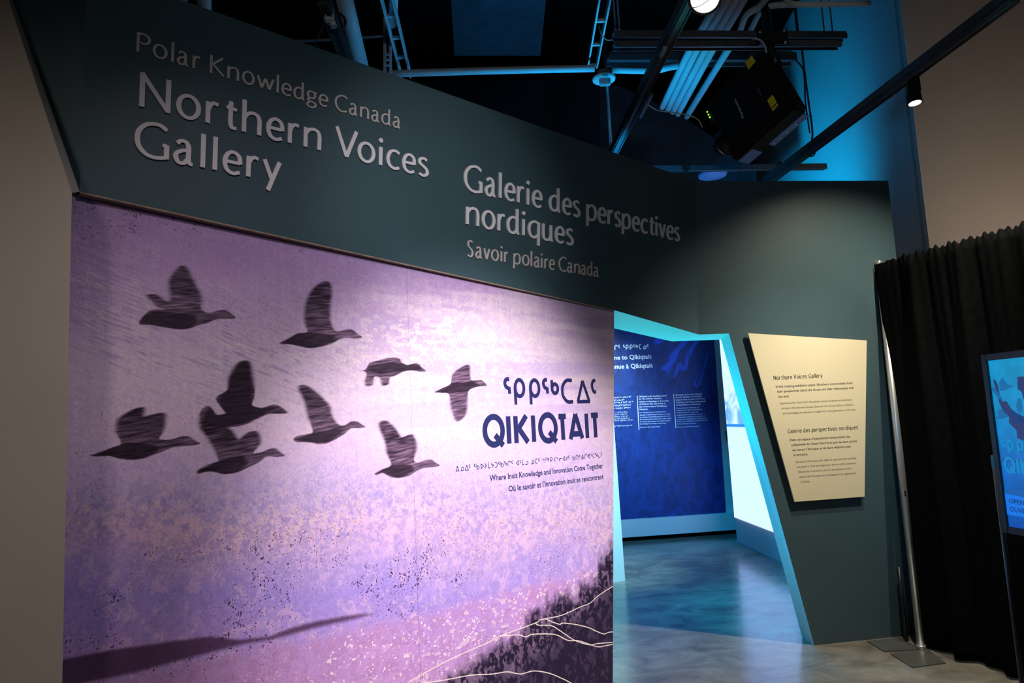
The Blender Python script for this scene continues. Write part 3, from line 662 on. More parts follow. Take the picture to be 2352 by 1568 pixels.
def add_glyph(V, Fc, pl, u, v, strokes, sx, sy, wv, wh, off0, off1):
    for gi, g in enumerate(ribbons(strokes, sx, sy, wv, wh)):
        off1 = off1 + (0.00008 if off1 - off0 > 0.002 else 0.00005) * min(gi, 1)
        if g[0] == 'poly': loops = [g[1]]; pairs = None
        b = len(V)
        if g[0] == 'poly':
            r = g[1]; n = len(r)
            for o_ in (off1, off0):
                for p in r: V.append(pl.P(u + p[0], v + p[1], o_))
            Fc.append(tuple(b + i for i in range(n)))
            for i in range(n): j = (i + 1) % n; Fc.append((b + i, b + n + i, b + n + j, b + j))
            continue
        L, Rr = g[1], g[2]; n = len(L)
        for arr, o_ in ((L, off1), (Rr, off1), (L, off0), (Rr, off0)):
            for p in arr: V.append(pl.P(u + p[0], v + p[1], o_))
        rngi = range(n) if g[0] == 'ring' else range(n - 1)
        for i in rngi:
            j = (i + 1) % n
            Fc.append((b + i, b + j, b + n + j, b + n + i))
            if off1 - off0 > 0.002:
                Fc.append((b + i, b + 2 * n + i, b + 2 * n + j, b + j)); Fc.append((b + n + i, b + n + j, b + 3 * n + j, b + 3 * n + i))
        if g[0] == 'strip' and off1 - off0 > 0.002:
            Fc.append((b, b + n, b + 3 * n, b + 2 * n)); Fc.append((b + n - 1, b + 3 * n - 1, b + 4 * n - 1, b + 2 * n - 1))
def glyph_fit(pl, ch, xa, xb, v, s, wv, wh, V, Fc, off0, off1, xh=0.34):
    st = G[ch]; g0_, g1_ = glyph_bounds(st); ua = pl.u_at(xa, v + xh * s); ub = pl.u_at(xb, v + xh * s)
    W_ = ub - ua - wv
    if g1_ - g0_ < 0.05: sx = s; u = (ua + ub) / 2
    else: sx = max(W_, 0.1 * s) / (g1_ - g0_); u = ua + wv / 2 - g0_ * sx
    add_glyph(V, Fc, pl, u, v, st, sx, s, wv, wh, off0, off1)
def z3(v): return v
ZB = W1  # fascia lettering plane
def lz(pt): return W1.pxuv(*pt)[1]
def letters(parent, word, spans, ox, oy, sc, v, s, m, wt, depth, capx=None):
    for ch, (a, b) in zip(word, spans):
        V, Fc = [], []
        glyph_fit(W1, ch, ox + a / sc, ox + b / sc, v, s, wt * s, wt * 0.72 * s, V, Fc, 0.0008, depth)
        mesh('letter', V, Fc, m, parent)
def sign(name, label, P): e = empty(name, P); tag(e, label, 'lettering', 'raised lettering on the dark header'); return e
s3 = 3.267
vN = W1.uv(W1.px(318, 247))[1]
vNb = 0.5 * (lz((320, 247)) + lz((975, 403))); sN = lz((317.5, 168.5)) - lz((320, 247))
vG = 0.5 * (lz((350, 370)) + lz((630, 411)));
vP = 0.5 * (lz((316, 127)) + lz((659, 213))); sP = lz((314.6, 82)) - lz((316, 127))
e_ = sign('raised_title_sign', 'pale raised letters reading Northern Voices Gallery on the dark header', W1.px(320, 250))
letters(e_, 'Northern', [(121, 361), (402, 588), (623, 733), (757, 872), (895, 1042), (1077, 1213), (1240, 1335), (1358, 1490)], 280, 60, s3, vNb, sN, m_letter, .142, .008)
letters(e_, 'Voices', [(1590, 1765), (1762, 1895), (1918, 1953), (1978, 2086), (2097, 2200), (2215, 2295)], 280, 60, s3, vNb, sN, m_letter, .142, .008)
letters(e_, 'Gallery', [(90, 350), (382, 545), (582, 624), (672, 715), (750, 898), (928, 1032), (1047, 1192)], 280, 60, s3, vG, sN, m_letter, .142, .008)
e_ = sign('raised_subtitle_sign', 'smaller taupe raised letters reading Polar Knowledge Canada, topmost line on the header', W1.px(316, 130))
letters(e_, 'PolarKnowledgeCanada', [(107, 213), (228, 340), (365, 390), (410, 503), (527, 592), (657, 770), (788, 876), (898, 993), (1007, 1140), (1155, 1175), (1193, 1272), (1283, 1372), (1383, 1466), (1472, 1544), (1593, 1692), (1700, 1768), (1783, 1850), (1866, 1932), (1942, 2018), (2028, 2090)], 280, 60, s3, vP, sP, m_letter2, .135, .005)
vGa = 0.5 * (lz((1147.9, 449.3)) + lz((1553, 556.5))); sGa = lz((1143.5, 390)) - lz((1147.9, 449.3)); sGa /= 1.04
vno = 0.5 * (lz((1073, 514)) + lz((1309, 563))); 
vSa = 0.5 * (lz((1079, 587)) + lz((1372, 637))); sSa = (lz((1079, 552)) - lz((1079, 588)))
e_ = sign('raised_title_sign', 'pale raised letters reading Galerie des perspectives nordiques on the dark header', W1.px(1090, 440))
letters(e_, 'Galerie', [(100, 278), (302, 415), (432, 468), (492, 597), (613, 688), (700, 735), (757, 857)], 1040, 360, 4.2, vGa, sGa, m_letter, .142, .008)
letters(e_, 'desperspectives', [(920, 1037), (1050, 1140), (1152, 1222), (1283, 1380), (1393, 1475), (1488, 1543), (1555, 1615), (1627, 1710), (1725, 1798), (1808, 1880), (1887, 1943), (1945, 1973), (1982, 2048), (2057, 2125), (2132, 2182)], 1040, 360, 4.2, vGa, sGa, m_letter, .142, .008)
letters(e_, 'nordiques', [(120, 247), (272, 403), (425, 503), (513, 643), (657, 693), (717, 832), (855, 967), (978, 1072), (1085, 1157)], 1040, 360, 4.2, vno, sGa, m_letter, .142, .008)
e_ = sign('raised_subtitle_sign', 'smaller taupe raised letters reading Savoir polaire Canada, lowest line on the header', W1.px(1078, 590))
letters(e_, 'SavoirpolaireCanada', [(133, 193), (213, 282), (290, 355), (365, 440), (455, 474), (490, 533), (580, 650), (663, 735), (743, 765), (777, 838), (843, 862), (878, 918), (925, 980), (1017, 1095), (1098, 1155), (1167, 1222), (1230, 1285), (1290, 1348), (1353, 1407)], 1040, 360, 4.2, vSa, sSa, m_letter2, .135, .005)

# flat print helpers
def print_glyphs(pl, parent, items, ox, oy, sc, base, cap, m, wt, name='text_line', off=0.0005, split=False):
    """base: two (px,py) points of the baseline; cap: cap height in metres"""
    b0 = pl.pxuv(*base[0]); b1 = pl.pxuv(*base[1]); V, Fc = [], []
    for ch, a, b in items:
        um = pl.u_at(ox + (a + b) / 2 / sc, b0[1]); v = b0[1] + (b1[1] - b0[1]) * (um - b0[0]) / (b1[0] - b0[0])
        glyph_fit(pl, ch, ox + a / sc, ox + b / sc, v, cap, wt * cap, wt * cap, V, Fc, off, off)
        if split: mesh('letter', V, Fc, m, parent); V, Fc = [], []
    if split: return
    return mesh(name, V, Fc, m, parent)
_tc = {}
def text_mesh(s, bold=0.0, res=2):
    key = (s, bold, res)
    if key in _tc: return _tc[key]
    cu = bpy.data.curves.new('t', 'FONT'); cu.body = s; cu.size = 1.0; cu.resolution_u = res; cu.offset = bold; cu.fill_mode = 'FRONT'
    o = bpy.data.objects.new('t', cu); COL.objects.link(o)
    dg = bpy.context.evaluated_depsgraph_get(); me = o.evaluated_get(dg).to_mesh()
    V = np.array([v.co[:2] for v in me.vertices]) if len(me.vertices) else np.zeros((0, 2)); Fc = [tuple(p.vertices) for p in me.polygons]
    o.evaluated_get(dg).to_mesh_clear(); bpy.data.objects.remove(o); bpy.data.curves.remove(cu)
    _tc[key] = (V, Fc); return V, Fc
CAPI = 0.727  # cap height of the built-in face at size 1
def put_text(pl, lines, m, parent, name='text_line', off=0.0005):
    """lines: (text, (xl,yl), (xr,yr), cap_px, bold, fit_substring or None)"""
    VV, FF = [], []
    for ln in lines:
        s, pa, pb, cap, bold = ln[:5]; sub = ln[5] if len(ln) > 5 else None
        V, Fc = text_mesh(s, bold)
        a = pl.pxuv(*pa); b = pl.pxuv(*pb); capm = pl.pxuv(pa[0], pa[1] - cap)[1] - a[1]
        x0, x1 = V[:, 0].min(), V[:, 0].max()
        if sub:
            Vs, _ = text_mesh(sub, bold); wsub = Vs[:, 0].max() - Vs[:, 0].min(); x0 = x1 - wsub
        kx = (b[0] - a[0]) / (x1 - x0); sl = (b[1] - a[1]) / (b[0] - a[0]); ky = capm / CAPI; bs = len(VV)
        for x, y in V:
            du = (x - x0) * kx; VV.append(pl.P(a[0] + du, a[1] + du * sl + y * ky, off))
        FF += [tuple(bs + i for i in f) for f in Fc]
        mesh(name, VV, FF, m, parent); VV, FF = [], []

# mural lettering
Sc4 = 4.611
capb = MP.pxuv(1330, 820 + 242 / Sc4)[1] - MP.pxuv(1330, 820 + 477 / Sc4)[1]
print_glyphs(MP, mural, [('sq', 725, 805), ('rho', 832, 955), ('rho', 995, 1115), ('sq', 1135, 1205), ('sb', 1225, 1313), ('ta', 1333, 1467), ('tri', 1485, 1645), ('sc', 1652, 1715)],
             1000, 820, Sc4, ((1180, 925.5), (1345, 923)), capb, m_ink, 0.165, split=True)
capq = MP.pxuv(1168, 820 + 625 / Sc4)[1] - MP.pxuv(1168, 820 + 915 / Sc4)[1]
print_glyphs(MP, mural, [('Q1', 500, 738), ('I1', 748, 808), ('K1', 832, 1000), ('I1', 1012, 1070), ('Q1', 1090, 1298), ('T1', 1290, 1410), ('A1', 1407, 1572), ('I1', 1580, 1632), ('T1', 1638, 1748)],
             1000, 820, Sc4, ((1000 + 780 / Sc4, 820 + 915 / Sc4), (1000 + 1715 / Sc4, 820 + 849 / Sc4)), capq, m_ink, 0.225, split=True)
caps = MP.pxuv(1050, 1082.5)[1]; caps = MP.pxuv(1050, 1070)[1] - caps
A13 = 13.067; B12 = 12.379
l1 = [('tri', 80, 195), ('no', 215, 342), ('tri', 355, 480), ('sc', 480, 538), ('sq', 635, 690), ('b', 710, 800), ('triR', 835, 935), ('yi', 955, 1030), ('L', 1060, 1135), ('ya', 1155, 1235), ('tu', 1255, 1340), ('sq', 1365, 1415), ('b', 1435, 1522), ('ng', 1535, 1630), ('gi', 1650, 1740), ('sc', 1760, 1815), ('triL', 1895, 1985), ('sL', 2010, 2055), ('L', 2080, 2140), ('lu', 2160, 2262)]
l2 = [('no', 115, 215), ('taa', 235, 305), ('sc', 325, 375), ('sa', 455, 520), ('sq', 530, 570), ('sb', 590, 635), ('rho', 660, 732), ('lt', 755, 825), ('sll', 845, 900), ('li', 915, 1000), ('triL', 1015, 1085), ('ju', 1105, 1165), ('sc', 1180, 1225), ('b', 1300, 1365), ('ti', 1390, 1460), ('slt', 1475, 1525), ('vi', 1550, 1620), ('gi', 1645, 1710), ('va', 1720, 1800), ('sc', 1825, 1860), ('ta', 1872, 1930), ('ng', 1945, 2005), ('ga', 2020, 2090), ('sc', 2100, 2140)]
b_ = ((1046.5, 1082), (1376.4, 1050))
print_glyphs(MP, mural, l1, 1040, 1030, A13, b_, caps, m_ink, 0.145)
print_glyphs(MP, mural, l2, 1210, 1030, B12, b_, caps, m_ink, 0.145)
put_text(MP, [('Where Inuit Knowledge and Innovation Come Together', (1124.5, 1104.5), (1385, 1074.3), 14.2, 0.018), ('Où le savoir et l’innovation inuit se rencontrent', (1168.5, 1128.5), (1386, 1099.5), 14.2, 0.018)], m_ink, mural)

# ================================================================== CREAM TEXT PANEL
PPl = W2.off(0.032)
panel = empty('text_panel', PPl.px(1860, 1150)); tag(panel, 'cream slanted information panel with black text, mounted on the wall right of the opening', 'sign')
q = [PPl.px(*p) for p in ((1825, 1152.5), (1986, 1140.5), (1991, 781.5), (1718, 765))]
slab('board', q, -W2.n * 0.014, m_cream, panel, 0.001)
cc = sum(q) / 4
box('standoff', cc - W2.n * 0.0228, (W2.e, W2.f, W2.n), (0.14, 0.28, 0.0085), m_black, panel, 0)
def cp(x, y): return (1680 + x / 3.409, 740 + y / 3.409)
def stroke_text(pl, s, pa, pb, cap_px, wt, m, parent):
    a = pl.pxuv(*pa); b = pl.pxuv(*pb); cap = pl.pxuv(pa[0], pa[1] - cap_px)[1] - a[1]
    x = 0; pos = []
    for ch in s:
        if ch == ' ': x += .42; continue
        g0_, g1_ = glyph_bounds(G[ch]); pos.append((ch, x - g0_)); x += (g1_ - g0_) + 0.30
    tot = x - 0.30 + 0.12; kx = (b[0] - a[0]) / tot; sl = (b[1] - a[1]) / (b[0] - a[0]); V, Fc = [], []
    for ch, xx in pos:
        du = (xx + 0.06) * kx; add_glyph(V, Fc, pl, a[0] + du, a[1] + du * sl, G[ch], kx, cap, wt * cap, wt * cap * .8, 0.0005, 0.0005)
    return mesh('heading', V, Fc, m, parent)
stroke_text(PPl, 'Northern Voices Gallery', cp(330, 450), cp(712, 430), 9.3, 0.135, m_inkdark, panel)
stroke_text(PPl, 'Galerie des perspectives nordiques', cp(442, 867), cp(990, 835), 9.0, 0.135, m_inkdark, panel)
put_text(PPl, [(s, cp(*a), cp(*b), 5.6, 0.008) for s, a, b in (
 ('In this rotating-exhibition space, Northern communities share', (347, 512), (950, 482)), ('their perspectives about the Arctic and their relationship with', (357, 550), (958, 520)), ('the land.', (368, 590), (453, 586)),
 ('Dans cet espace d’expositions temporaires, les', (457, 930), (927, 901)), ('collectivités du Grand Nord font part de leurs points', (468, 968), (981, 937)), ('de vue sur l’Arctique et de leurs relations avec', (478, 1008), (935, 978)), ('le territoire.', (488, 1046), (600, 1040)))], m_inkdark, panel)
put_text(PPl, [(s, cp(*a), cp(*b), 4.8, 0.0) for s, a, b in (
 ('Experience the Arctic from the people whose ancestors survived and', (382, 641), (941, 612)), ('thrived in this extreme climate. Discover how Arctic culture, traditions', (392, 681), (955, 650)), ('and knowledge are shared and taught from one generation to the next.', (402, 720), (975, 689)),
 ('Découvrez l’Arctique avec celles et ceux dont les ancêtres', (502, 1100), (978, 1069)), ('ont appris à vivre et à s’épanouir dans ce climat extrême.', (512, 1139), (976, 1108)), ('Découvrez comment la culture, les traditions et les', (523, 1178), (935, 1150)), ('savoirs de l’Arctique se transmettent d’une génération', (533, 1217), (975, 1187)), ('à l’autre.', (543, 1256), (612, 1250)))], m_inkgrey, panel)

# ================================================================== BLUE INTRODUCTION PANEL (back wall)
def mat_bluepanel():
    m = bpy.data.materials.new('blue_printed_panel'); m.use_nodes = True; nt = m.node_tree; b = nt.nodes['Principled BSDF']; N = nt.nodes.new; L = nt.links.new
    tc = N('ShaderNodeTexCoord'); n = N('ShaderNodeTexNoise'); n.inputs['Scale'].default_value = 5; n.inputs['Detail'].default_value = 8; n.inputs['Distortion'].default_value = 1.2
    mp = N('ShaderNodeMapping'); mp.inputs['Scale'].default_value = (1.6, 1, 1); L(tc.outputs['Object'], mp.inputs['Vector']); L(mp.outputs['Vector'], n.inputs['Vector'])
    r = N('ShaderNodeValToRGB'); r.color_ramp.elements[0].position = 0.35; r.color_ramp.elements[1].position = 0.75
    r.color_ramp.elements[0].color = (0.0015, 0.022, 0.16, 1); r.color_ramp.elements[1].color = (0.003, 0.055, 0.33, 1)
    L(n.outputs['Fac'], r.inputs['Fac']); L(r.outputs['Color'], b.inputs['Base Color']); b.inputs['Roughness'].default_value = 0.5
    return m
m_bp = mat_bluepanel(); m_bplight = mat('bright_blue_ink', (0.003, 0.10, 0.70), 0.5, var=0.15, vscale=8)
BWp = BW.off(0.03)
uE = 0.5 * (BWp.pxuv(1640, 775)[0] + BWp.pxuv(1667, 1177)[0])
intro = empty('introduction_panel', BWp.P(uE - 1, z_led)); tag(intro, 'deep blue printed introduction panel with white text on the far gallery wall', 'sign')
uEt = BWp.pxuv(1640, 775)[0]; uEb = BWp.pxuv(1667.5, 1177)[0]; vEt = BWp.pxuv(1640, 775)[1]; vEb = z_led
uEt2 = uEt + (uEt - uEb) / (vEt - vEb) * (2.85 - vEt)
slab('board', [BWp.P(uE - 3.6, z_led), BWp.P(uEb, z_led), BWp.P(uEt2, 2.85), BWp.P(uE - 3.6, 2.85)], -BWp.n * 0.025, m_bp, intro)
def z1(p): return [(1380 + x / 3.92, 690 + y / 3.92) for x, y in p]
V, Fc = [], []
for sh in (z1([(505, 295), (640, 310), (610, 340), (560, 370), (510, 400), (480, 385), (490, 340)]), z1([(760, 330), (820, 330), (760, 400), (700, 470), (690, 520), (640, 590), (600, 670), (590, 640), (540, 620), (560, 590), (610, 550), (620, 490), (680, 420)]),
           z1([(860, 335), (900, 335), (830, 450), (790, 540), (780, 620), (740, 640), (700, 600), (720, 560), (750, 590), (770, 480), (820, 400)]), z1([(690, 560), (720, 560), (700, 640), (650, 710), (670, 640)]),
           z1([(1005, 480), (965, 490), (940, 600), (900, 740), (860, 790), (835, 750), (870, 660), (855, 750), (870, 770), (925, 620), (950, 480)])):
    b = len(V); V += [BWp.px(*p, off=0.0012) for p in sh]; Fc.append(tuple(range(b, b + len(sh))))
mesh('brush_print', V, Fc, m_bplight, intro)
put_text(BWp, [('Welcome to Qikiqtait', (1400 + 672 / 14.7, 770 + 805 / 14.7), (1400 + 1420 / 14.7, 770 + 778 / 14.7), 10.6, 0.024, 'Qikiqtait'),
               ('Bienvenue à Qikiqtait', (1400 + 715 / 14.7, 770 + 1108 / 14.7), (1400 + 1463 / 14.7, 770 + 1083 / 14.7), 10.6, 0.024, 'Qikiqtait')], m_inkwhite, intro)
capw = BWp.pxuv(1440, 792)[1] - BWp.pxuv(1440, 802.3)[1]
print_glyphs(BWp, intro, [('gi', 165, 280), ('sc', 295, 370), ('sq', 455, 525), ('rho', 540, 650), ('rho', 675, 785), ('sq', 805, 870), ('sb', 885, 965), ('ta', 985, 1085), ('no', 1105, 1250), ('sc', 1260, 1340)], 1400, 770, 14.7, ((1412, 803), (1488, 800.5)), capw, m_inkwhite, 0.24)
def q7(x, y): return (1380 + x / 7.84, 860 + y / 7.84)
T1 = [('Qikiqtait is the Inuktitut name', (683, 408), (1190, 390)), ('for the Belcher Islands, a', (685, 452), (1108, 436)), ('unique archipelago in the heart', (690, 500), (1222, 482)), ('of Hudson Bay and home to', (692, 545), (1166, 528)), ('the community of Sanikiluaq,', (693, 592), (1190, 574)), ('Nunavut.', (697, 638), (850, 633)),
      ('Qikiqtait est le nom inuktitut', (1343, 380), (1823, 358)), ('des îles Belcher, un archipel', (1347, 422), (1815, 402)), ('unique situé au cœur de la baie', (1350, 468), (1880, 442)), ('d’Hudson où vit la communauté', (1353, 515), (1890, 490)), ('de Sanikiluaq, au Nunavut.', (1357, 560), (1805, 540))]
T2 = [('For several decades, Sanikiluarmiut', (700, 695), (1168, 675)), ('(people of Sanikiluaq) have been working', (703, 738), (1248, 715)), ('to develop monitoring programs and Inuit-', (705, 780), (1255, 752)), ('led conservation to take care of the islands', (707, 818), (1270, 795)), ('for future generations, by combining Inuit', (709, 860), (1252, 835)), ('knowledge and modern technology.', (711, 898), (1180, 882)), ('Discover this unique place!', (714, 958), (1070, 942)),
      ('Depuis plusieurs décennies, les', (1360, 615), (1770, 597)), ('Sanikiluarmiut (gens de Sanikiluaq)', (1363, 655), (1825, 633)), ('œuvrent à mettre en place des', (1367, 695), (1760, 678)), ('programmes de surveillance et une', (1369, 740), (1828, 715)), ('conservation menée par les Inuit afin de', (1371, 780), (1890, 752)), ('prendre soin des îles pour les générations', (1373, 820), (1920, 790)), ('futures, en combinant le savoir traditionnel', (1375, 858), (1930, 828)), ('et la technologie moderne.', (1378, 898), (1722, 883)), ('Découvrez cet endroit unique !', (1382, 955), (1780, 935))]
put_text(BWp, [(s, q7(*a), q7(*b), 3.6, 0.02) for s, a, b in T1], m_inkwhite, intro)
put_text(BWp, [(s, q7(*a), q7(*b), 2.7, 0.008) for s, a, b in T2], m_inkwhite, intro)
for xa, ya, xb, yb in ((655, 380, 688, 995), (1312, 350, 1352, 962)):
    a = BWp.px(*q7(xa, ya), off=.002); b = BWp.px(*q7(xb, yb), off=.002); mesh('divider_line', [a - bd * .005, a + bd * .005, b + bd * .005, b - bd * .005], [(0, 1, 2, 3)], m_inkwhite, intro)
syl = ['tri', 'triR', 'triL', 'no', 'sc', 'sq', 'b', 'yi', 'L', 'ya', 'tu', 'ti', 'gi', 'ta', 'rho', 'lt', 'li', 'lu', 'ju', 'sb']
for yy, xr, hh in ((405, 548, 26), (455, 425, 26), (498, 582, 26), (548, 542, 26), (600, 540, 26), (672, 485, 21), (710, 468, 21), (748, 493, 21), (785, 518, 21), (820, 582, 21), (918, 565, 21)):
    its = []; x = xr
    while x > -150:
        wdt = random.uniform(18, 27) * hh / 26; its.append((random.choice(syl), x - wdt, x)); x -= wdt + random.choice([3, 3, 3, 4, 14])
    cph = BWp.pxuv(1440, 900)[1] - BWp.pxuv(1440, 900 + hh / 7.84)[1]
    print_glyphs(BWp, intro, its, 1380, 860, 7.84, (q7(200, yy + 24), q7(580, yy + 4)), cph, m_inkwhite, 0.2)

# projected landscape screen on the side wall of the gallery
def mat_screen():
    m = bpy.data.materials.new('projected_snow_picture'); m.use_nodes = True; nt = m.node_tree; b = nt.nodes['Principled BSDF']; N = nt.nodes.new; L = nt.links.new
    g = N('ShaderNodeNewGeometry'); sx = N('ShaderNodeSeparateXYZ'); L(g.outputs['Position'], sx.inputs[0])
    n = N('ShaderNodeTexNoise'); n.inputs['Scale'].default_value = 3.2; n.inputs['Detail'].default_value = 6; n.inputs['Distortion'].default_value = 1.0; L(g.outputs['Position'], n.inputs['Vector'])
    r = N('ShaderNodeValToRGB'); e = r.color_ramp.elements; e[0].position = 0.40; e[0].color = srgb(120, 170, 235); e[1].position = 0.56; e[1].color = (0.93, 0.97, 1, 1)
    L(n.outputs['Fac'], r.inputs['Fac'])
    h = N('ShaderNodeValToRGB'); h.color_ramp.interpolation = 'LINEAR'; hz = h.color_ramp.elements
    # mountain mask by height
    mr = N('ShaderNodeMapRange'); mr.inputs['From Min'].default_value = 1.4; mr.inputs['From Max'].default_value = 2.2; L(sx.outputs['Z'], mr.inputs['Value'])
    hz[0].position = 0.0; hz[0].color = (0, 0, 0, 1); hz[1].position = 1.0; hz[1].color = (0, 0, 0, 1)
    for p, c in ((0.05, 0), (0.08, 1), (0.5, 1), (0.62, 0)):
        x = hz.new(p); x.color = (c, c, c, 1)
    L(mr.outputs['Result'], h.inputs['Fac'])
    n2 = N('ShaderNodeTexNoise'); n2.inputs['Scale'].default_value = 22; n2.inputs['Detail'].default_value = 6; L(g.outputs['Position'], n2.inputs['Vector'])
    r2 = N('ShaderNodeValToRGB'); e = r2.color_ramp.elements; e[0].position = 0.3; e[0].color = srgb(212, 232, 252); e[1].position = 0.5; e[1].color = srgb(232, 244, 255); L(n2.outputs['Fac'], r2.inputs['Fac'])
    mx = N('ShaderNodeMix'); mx.data_type = 'RGBA'; L(h.outputs['Color'], mx.inputs[0]); L(r2.outputs['Color'], mx.inputs[6]); L(r.outputs['Color'], mx.inputs[7])
    # shoreline
    s2 = N('ShaderNodeValToRGB'); z = s2.color_ramp.elements; z[0].position = 0.0; z[0].color = (0, 0, 0, 1); z[1].position = 1; z[1].color = (0, 0, 0, 1)
    for p, c in ((0.02, 0), (0.035, 1), (0.065, 1), (0.08, 0)):
        x = z.new(p); x.color = (c, c, c, 1)
    L(mr.outputs['Result'], s2.inputs['Fac'])
    m2 = N('ShaderNodeMix'); m2.data_type = 'RGBA'; L(s2.outputs['Color'], m2.inputs[0]); L(mx.outputs[2], m2.inputs[6]); m2.inputs[7].default_value = srgb(50, 130, 215)
    m3 = N('ShaderNodeMix'); m3.data_type = 'RGBA'; m3.blend_type = 'MULTIPLY'; m3.clamp_result = False; m3.inputs[0].default_value = 1.0; m3.inputs[7].default_value = (0.98, 1.30, 2.2, 1); L(m2.outputs[2], m3.inputs[6])
    L(m3.outputs[2], b.inputs['Emission Color']); b.inputs['Emission Strength'].default_value = 0.95; b.inputs['Base Color'].default_value = (0.2, 0.2, 0.2, 1)
    return m
GWp = GW.off(0.02)
v0 = 0.5 * (GWp.pxuv(1691, 1190)[1] + GWp.pxuv(1780, 1222)[1])
sc_ = slab('projection_screen', [GWp.P(0.03, v0), GWp.P(1.62, v0), GWp.P(1.62, 2.75), GWp.P(0.03, 2.75)], -GWp.n * 0.018, mat_screen())
tag(sc_, 'bright white projected picture of a snowy mountain shore seen through the opening', 'screen')
# small wall outlet box beside the screen
p = BW.pxuv(1674.5, 1000)
ob = empty('wall_outlet', BW.P(p[0], p[1])); tag(ob, 'small grey double outlet box on the wall left of the bright screen', 'outlet')
box('outlet_box', BW.P(p[0], p[1], 0.03), (BW.e, BW.f, BW.n), (0.05, 0.07, 0.028), m_plate, ob, 0.004)
for dz in (-.03, .03): box('outlet_cover', BW.P(p[0], p[1] + dz, 0.062), (BW.e, BW.f, BW.n), (0.035, 0.022, 0.004), m_fascia, ob, 0.002)

# ================================================================== DRAPE STANDS AND CURTAIN
pb = fl(2116, 1491)
def stand(label, quad, pole_at, h, rad, m, vis_h):
    t = empty('drape_stand', pole_at); tag(t, label, 'drape stand', 'pipe and drape stands')
    q = [fl(*p, z=0.008) for p in quad]
    q = [np.array([p[0], p[1], 0.0]) for p in q]
    slab('base_plate', q, (0, 0, 0.008), m_plate, t, 0.001)
    tube('pole', [pole_at + Z * 0.008, pole_at + Z * h], rad, m, t, 20)
    return t
hp = aty(2014, 604, pb[1])[2]
st = stand('silver upright pole on a grey base plate at the left edge of the black curtain', [(2045, 1500), (2095, 1531), (2172, 1521), (2131, 1489)], pb, hp, 0.0235, m_alu, 0)
tube('socket', [pb + Z * 0.008, pb + Z * 0.03], 0.03, m_alu, st, 20)
box('lock_button', pb + np.array([-.004, -.0235, 1.02]), AX, (0.004, 0.003, 0.018), m_black, st, 0.001)
lathe('pole_cap', pb + Z * hp, Z, [(0.026, -0.03), (0.028, 0.0), (0.022, 0.014), (0.0, 0.018)], m_alu, st, 20)
pb2 = fl(2083, 1472)
stand('dark upright on a grey base plate behind the silver pole', [(1992, 1471), (2031, 1495), (2108, 1490), (2068, 1463)], pb2, 0.5, 0.014, m_blackmetal, 0)

rod0 = pb + np.array([0, 0, hp - 0.03]); rod1 = None
dirr = aty(2352, 512, 3.93); dirr = np.array([dirr[0], dirr[1], rod0[2]]); rd = nrm(dirr - rod0); rod1 = rod0 + rd * 2.1
t = empty('drape_rod', rod0); tag(t, 'thin black horizontal rod carrying the gathered curtain top', 'rod')
tube('rod', [rod0, rod1], 0.014, m_blackmetal, t, 12)
def mat_curtain():
    m = mat('black_drape_cloth', (0.0022, 0.0026, 0.0030), 0.9, spec=0.03, var=0.3, vscale=30, bump=0.3, bscale=500)
    b = m.node_tree.nodes['Principled BSDF']; b.inputs['Sheen Weight'].default_value = 0.0; b.inputs['Sheen Roughness'].default_value = 0.4; return m
m_curtain = mat_curtain()
# cloth as a pleated sheet with thickness
nu, nv = 340, 46; Lc = 2.05; rn = nrm(np.array([rd[1], -rd[0], 0])); rn = rn if np.dot(rn, -rod0[:2].tolist()[0] * AX[0] - rod0[1] * AX[1]) > 0 else -rn
foot = [fl(*p) for p in ((2136, 1490), (2166, 1518), (2213, 1525), (2282, 1534), (2290, 1566))]
rngc = np.random.default_rng(5); ph = np.cumsum(rngc.uniform(0.5, 1.6, 400)) ; 
V = []; kk = np.linspace(0, 1, nu)
def pleat(s, t):
    a = math.sin(s * 26 + 1.3 * math.sin(s * 7)) * 0.5 + math.sin(s * 47 + 2.0 * math.sin(s * 5 + 1)) * 0.32 + math.sin(s * 97 + t * 1.2) * 0.14 * (1 - t)
    return a
for j in range(nv):
    t = j / (nv - 1); z = (hp - 0.015 + 0.0) * (1 - t) + 0.015 * t
    for i in range(nu):
        s = i / (nu - 1) * Lc
        x0 = 0.0
        amp = 0.012 + 0.055 * min(1, t * 3.0) * (0.8 + 0.2 * t)
        off = pleat(s, t) * amp * min(1, .12 + s * 5) + 0.03 * t * math.sin(s * 3.1) * min(1, s * 3) + float(np.interp(t, [0, .15, .33, .6, 1], [.036, .020, -.010, -.034, -.045]))
        ztop_r = (0.010 * math.sin(s * 140) + 0.008 * math.sin(s * 57 + 1) + 0.012) * (1 if j == 0 else 0) * min(1, s * 4)
        P = rod0 * np.array([1, 1, 0]) + rd * (s + x0) + rn * off + Z * (z + ztop_r); V.append(P)
Fc = [(j * nu + i, j * nu + i + 1, (j + 1) * nu + i + 1, (j + 1) * nu + i) for j in range(nv - 1) for i in range(nu - 1)]
cur = mesh('drape_curtain', V, Fc, m_curtain, None, True); tag(cur, 'tall black pleated cloth curtain hanging to the floor on the right', 'curtain')
md = cur.modifiers.new('thick', 'SOLIDIFY'); md.thickness = 0.004

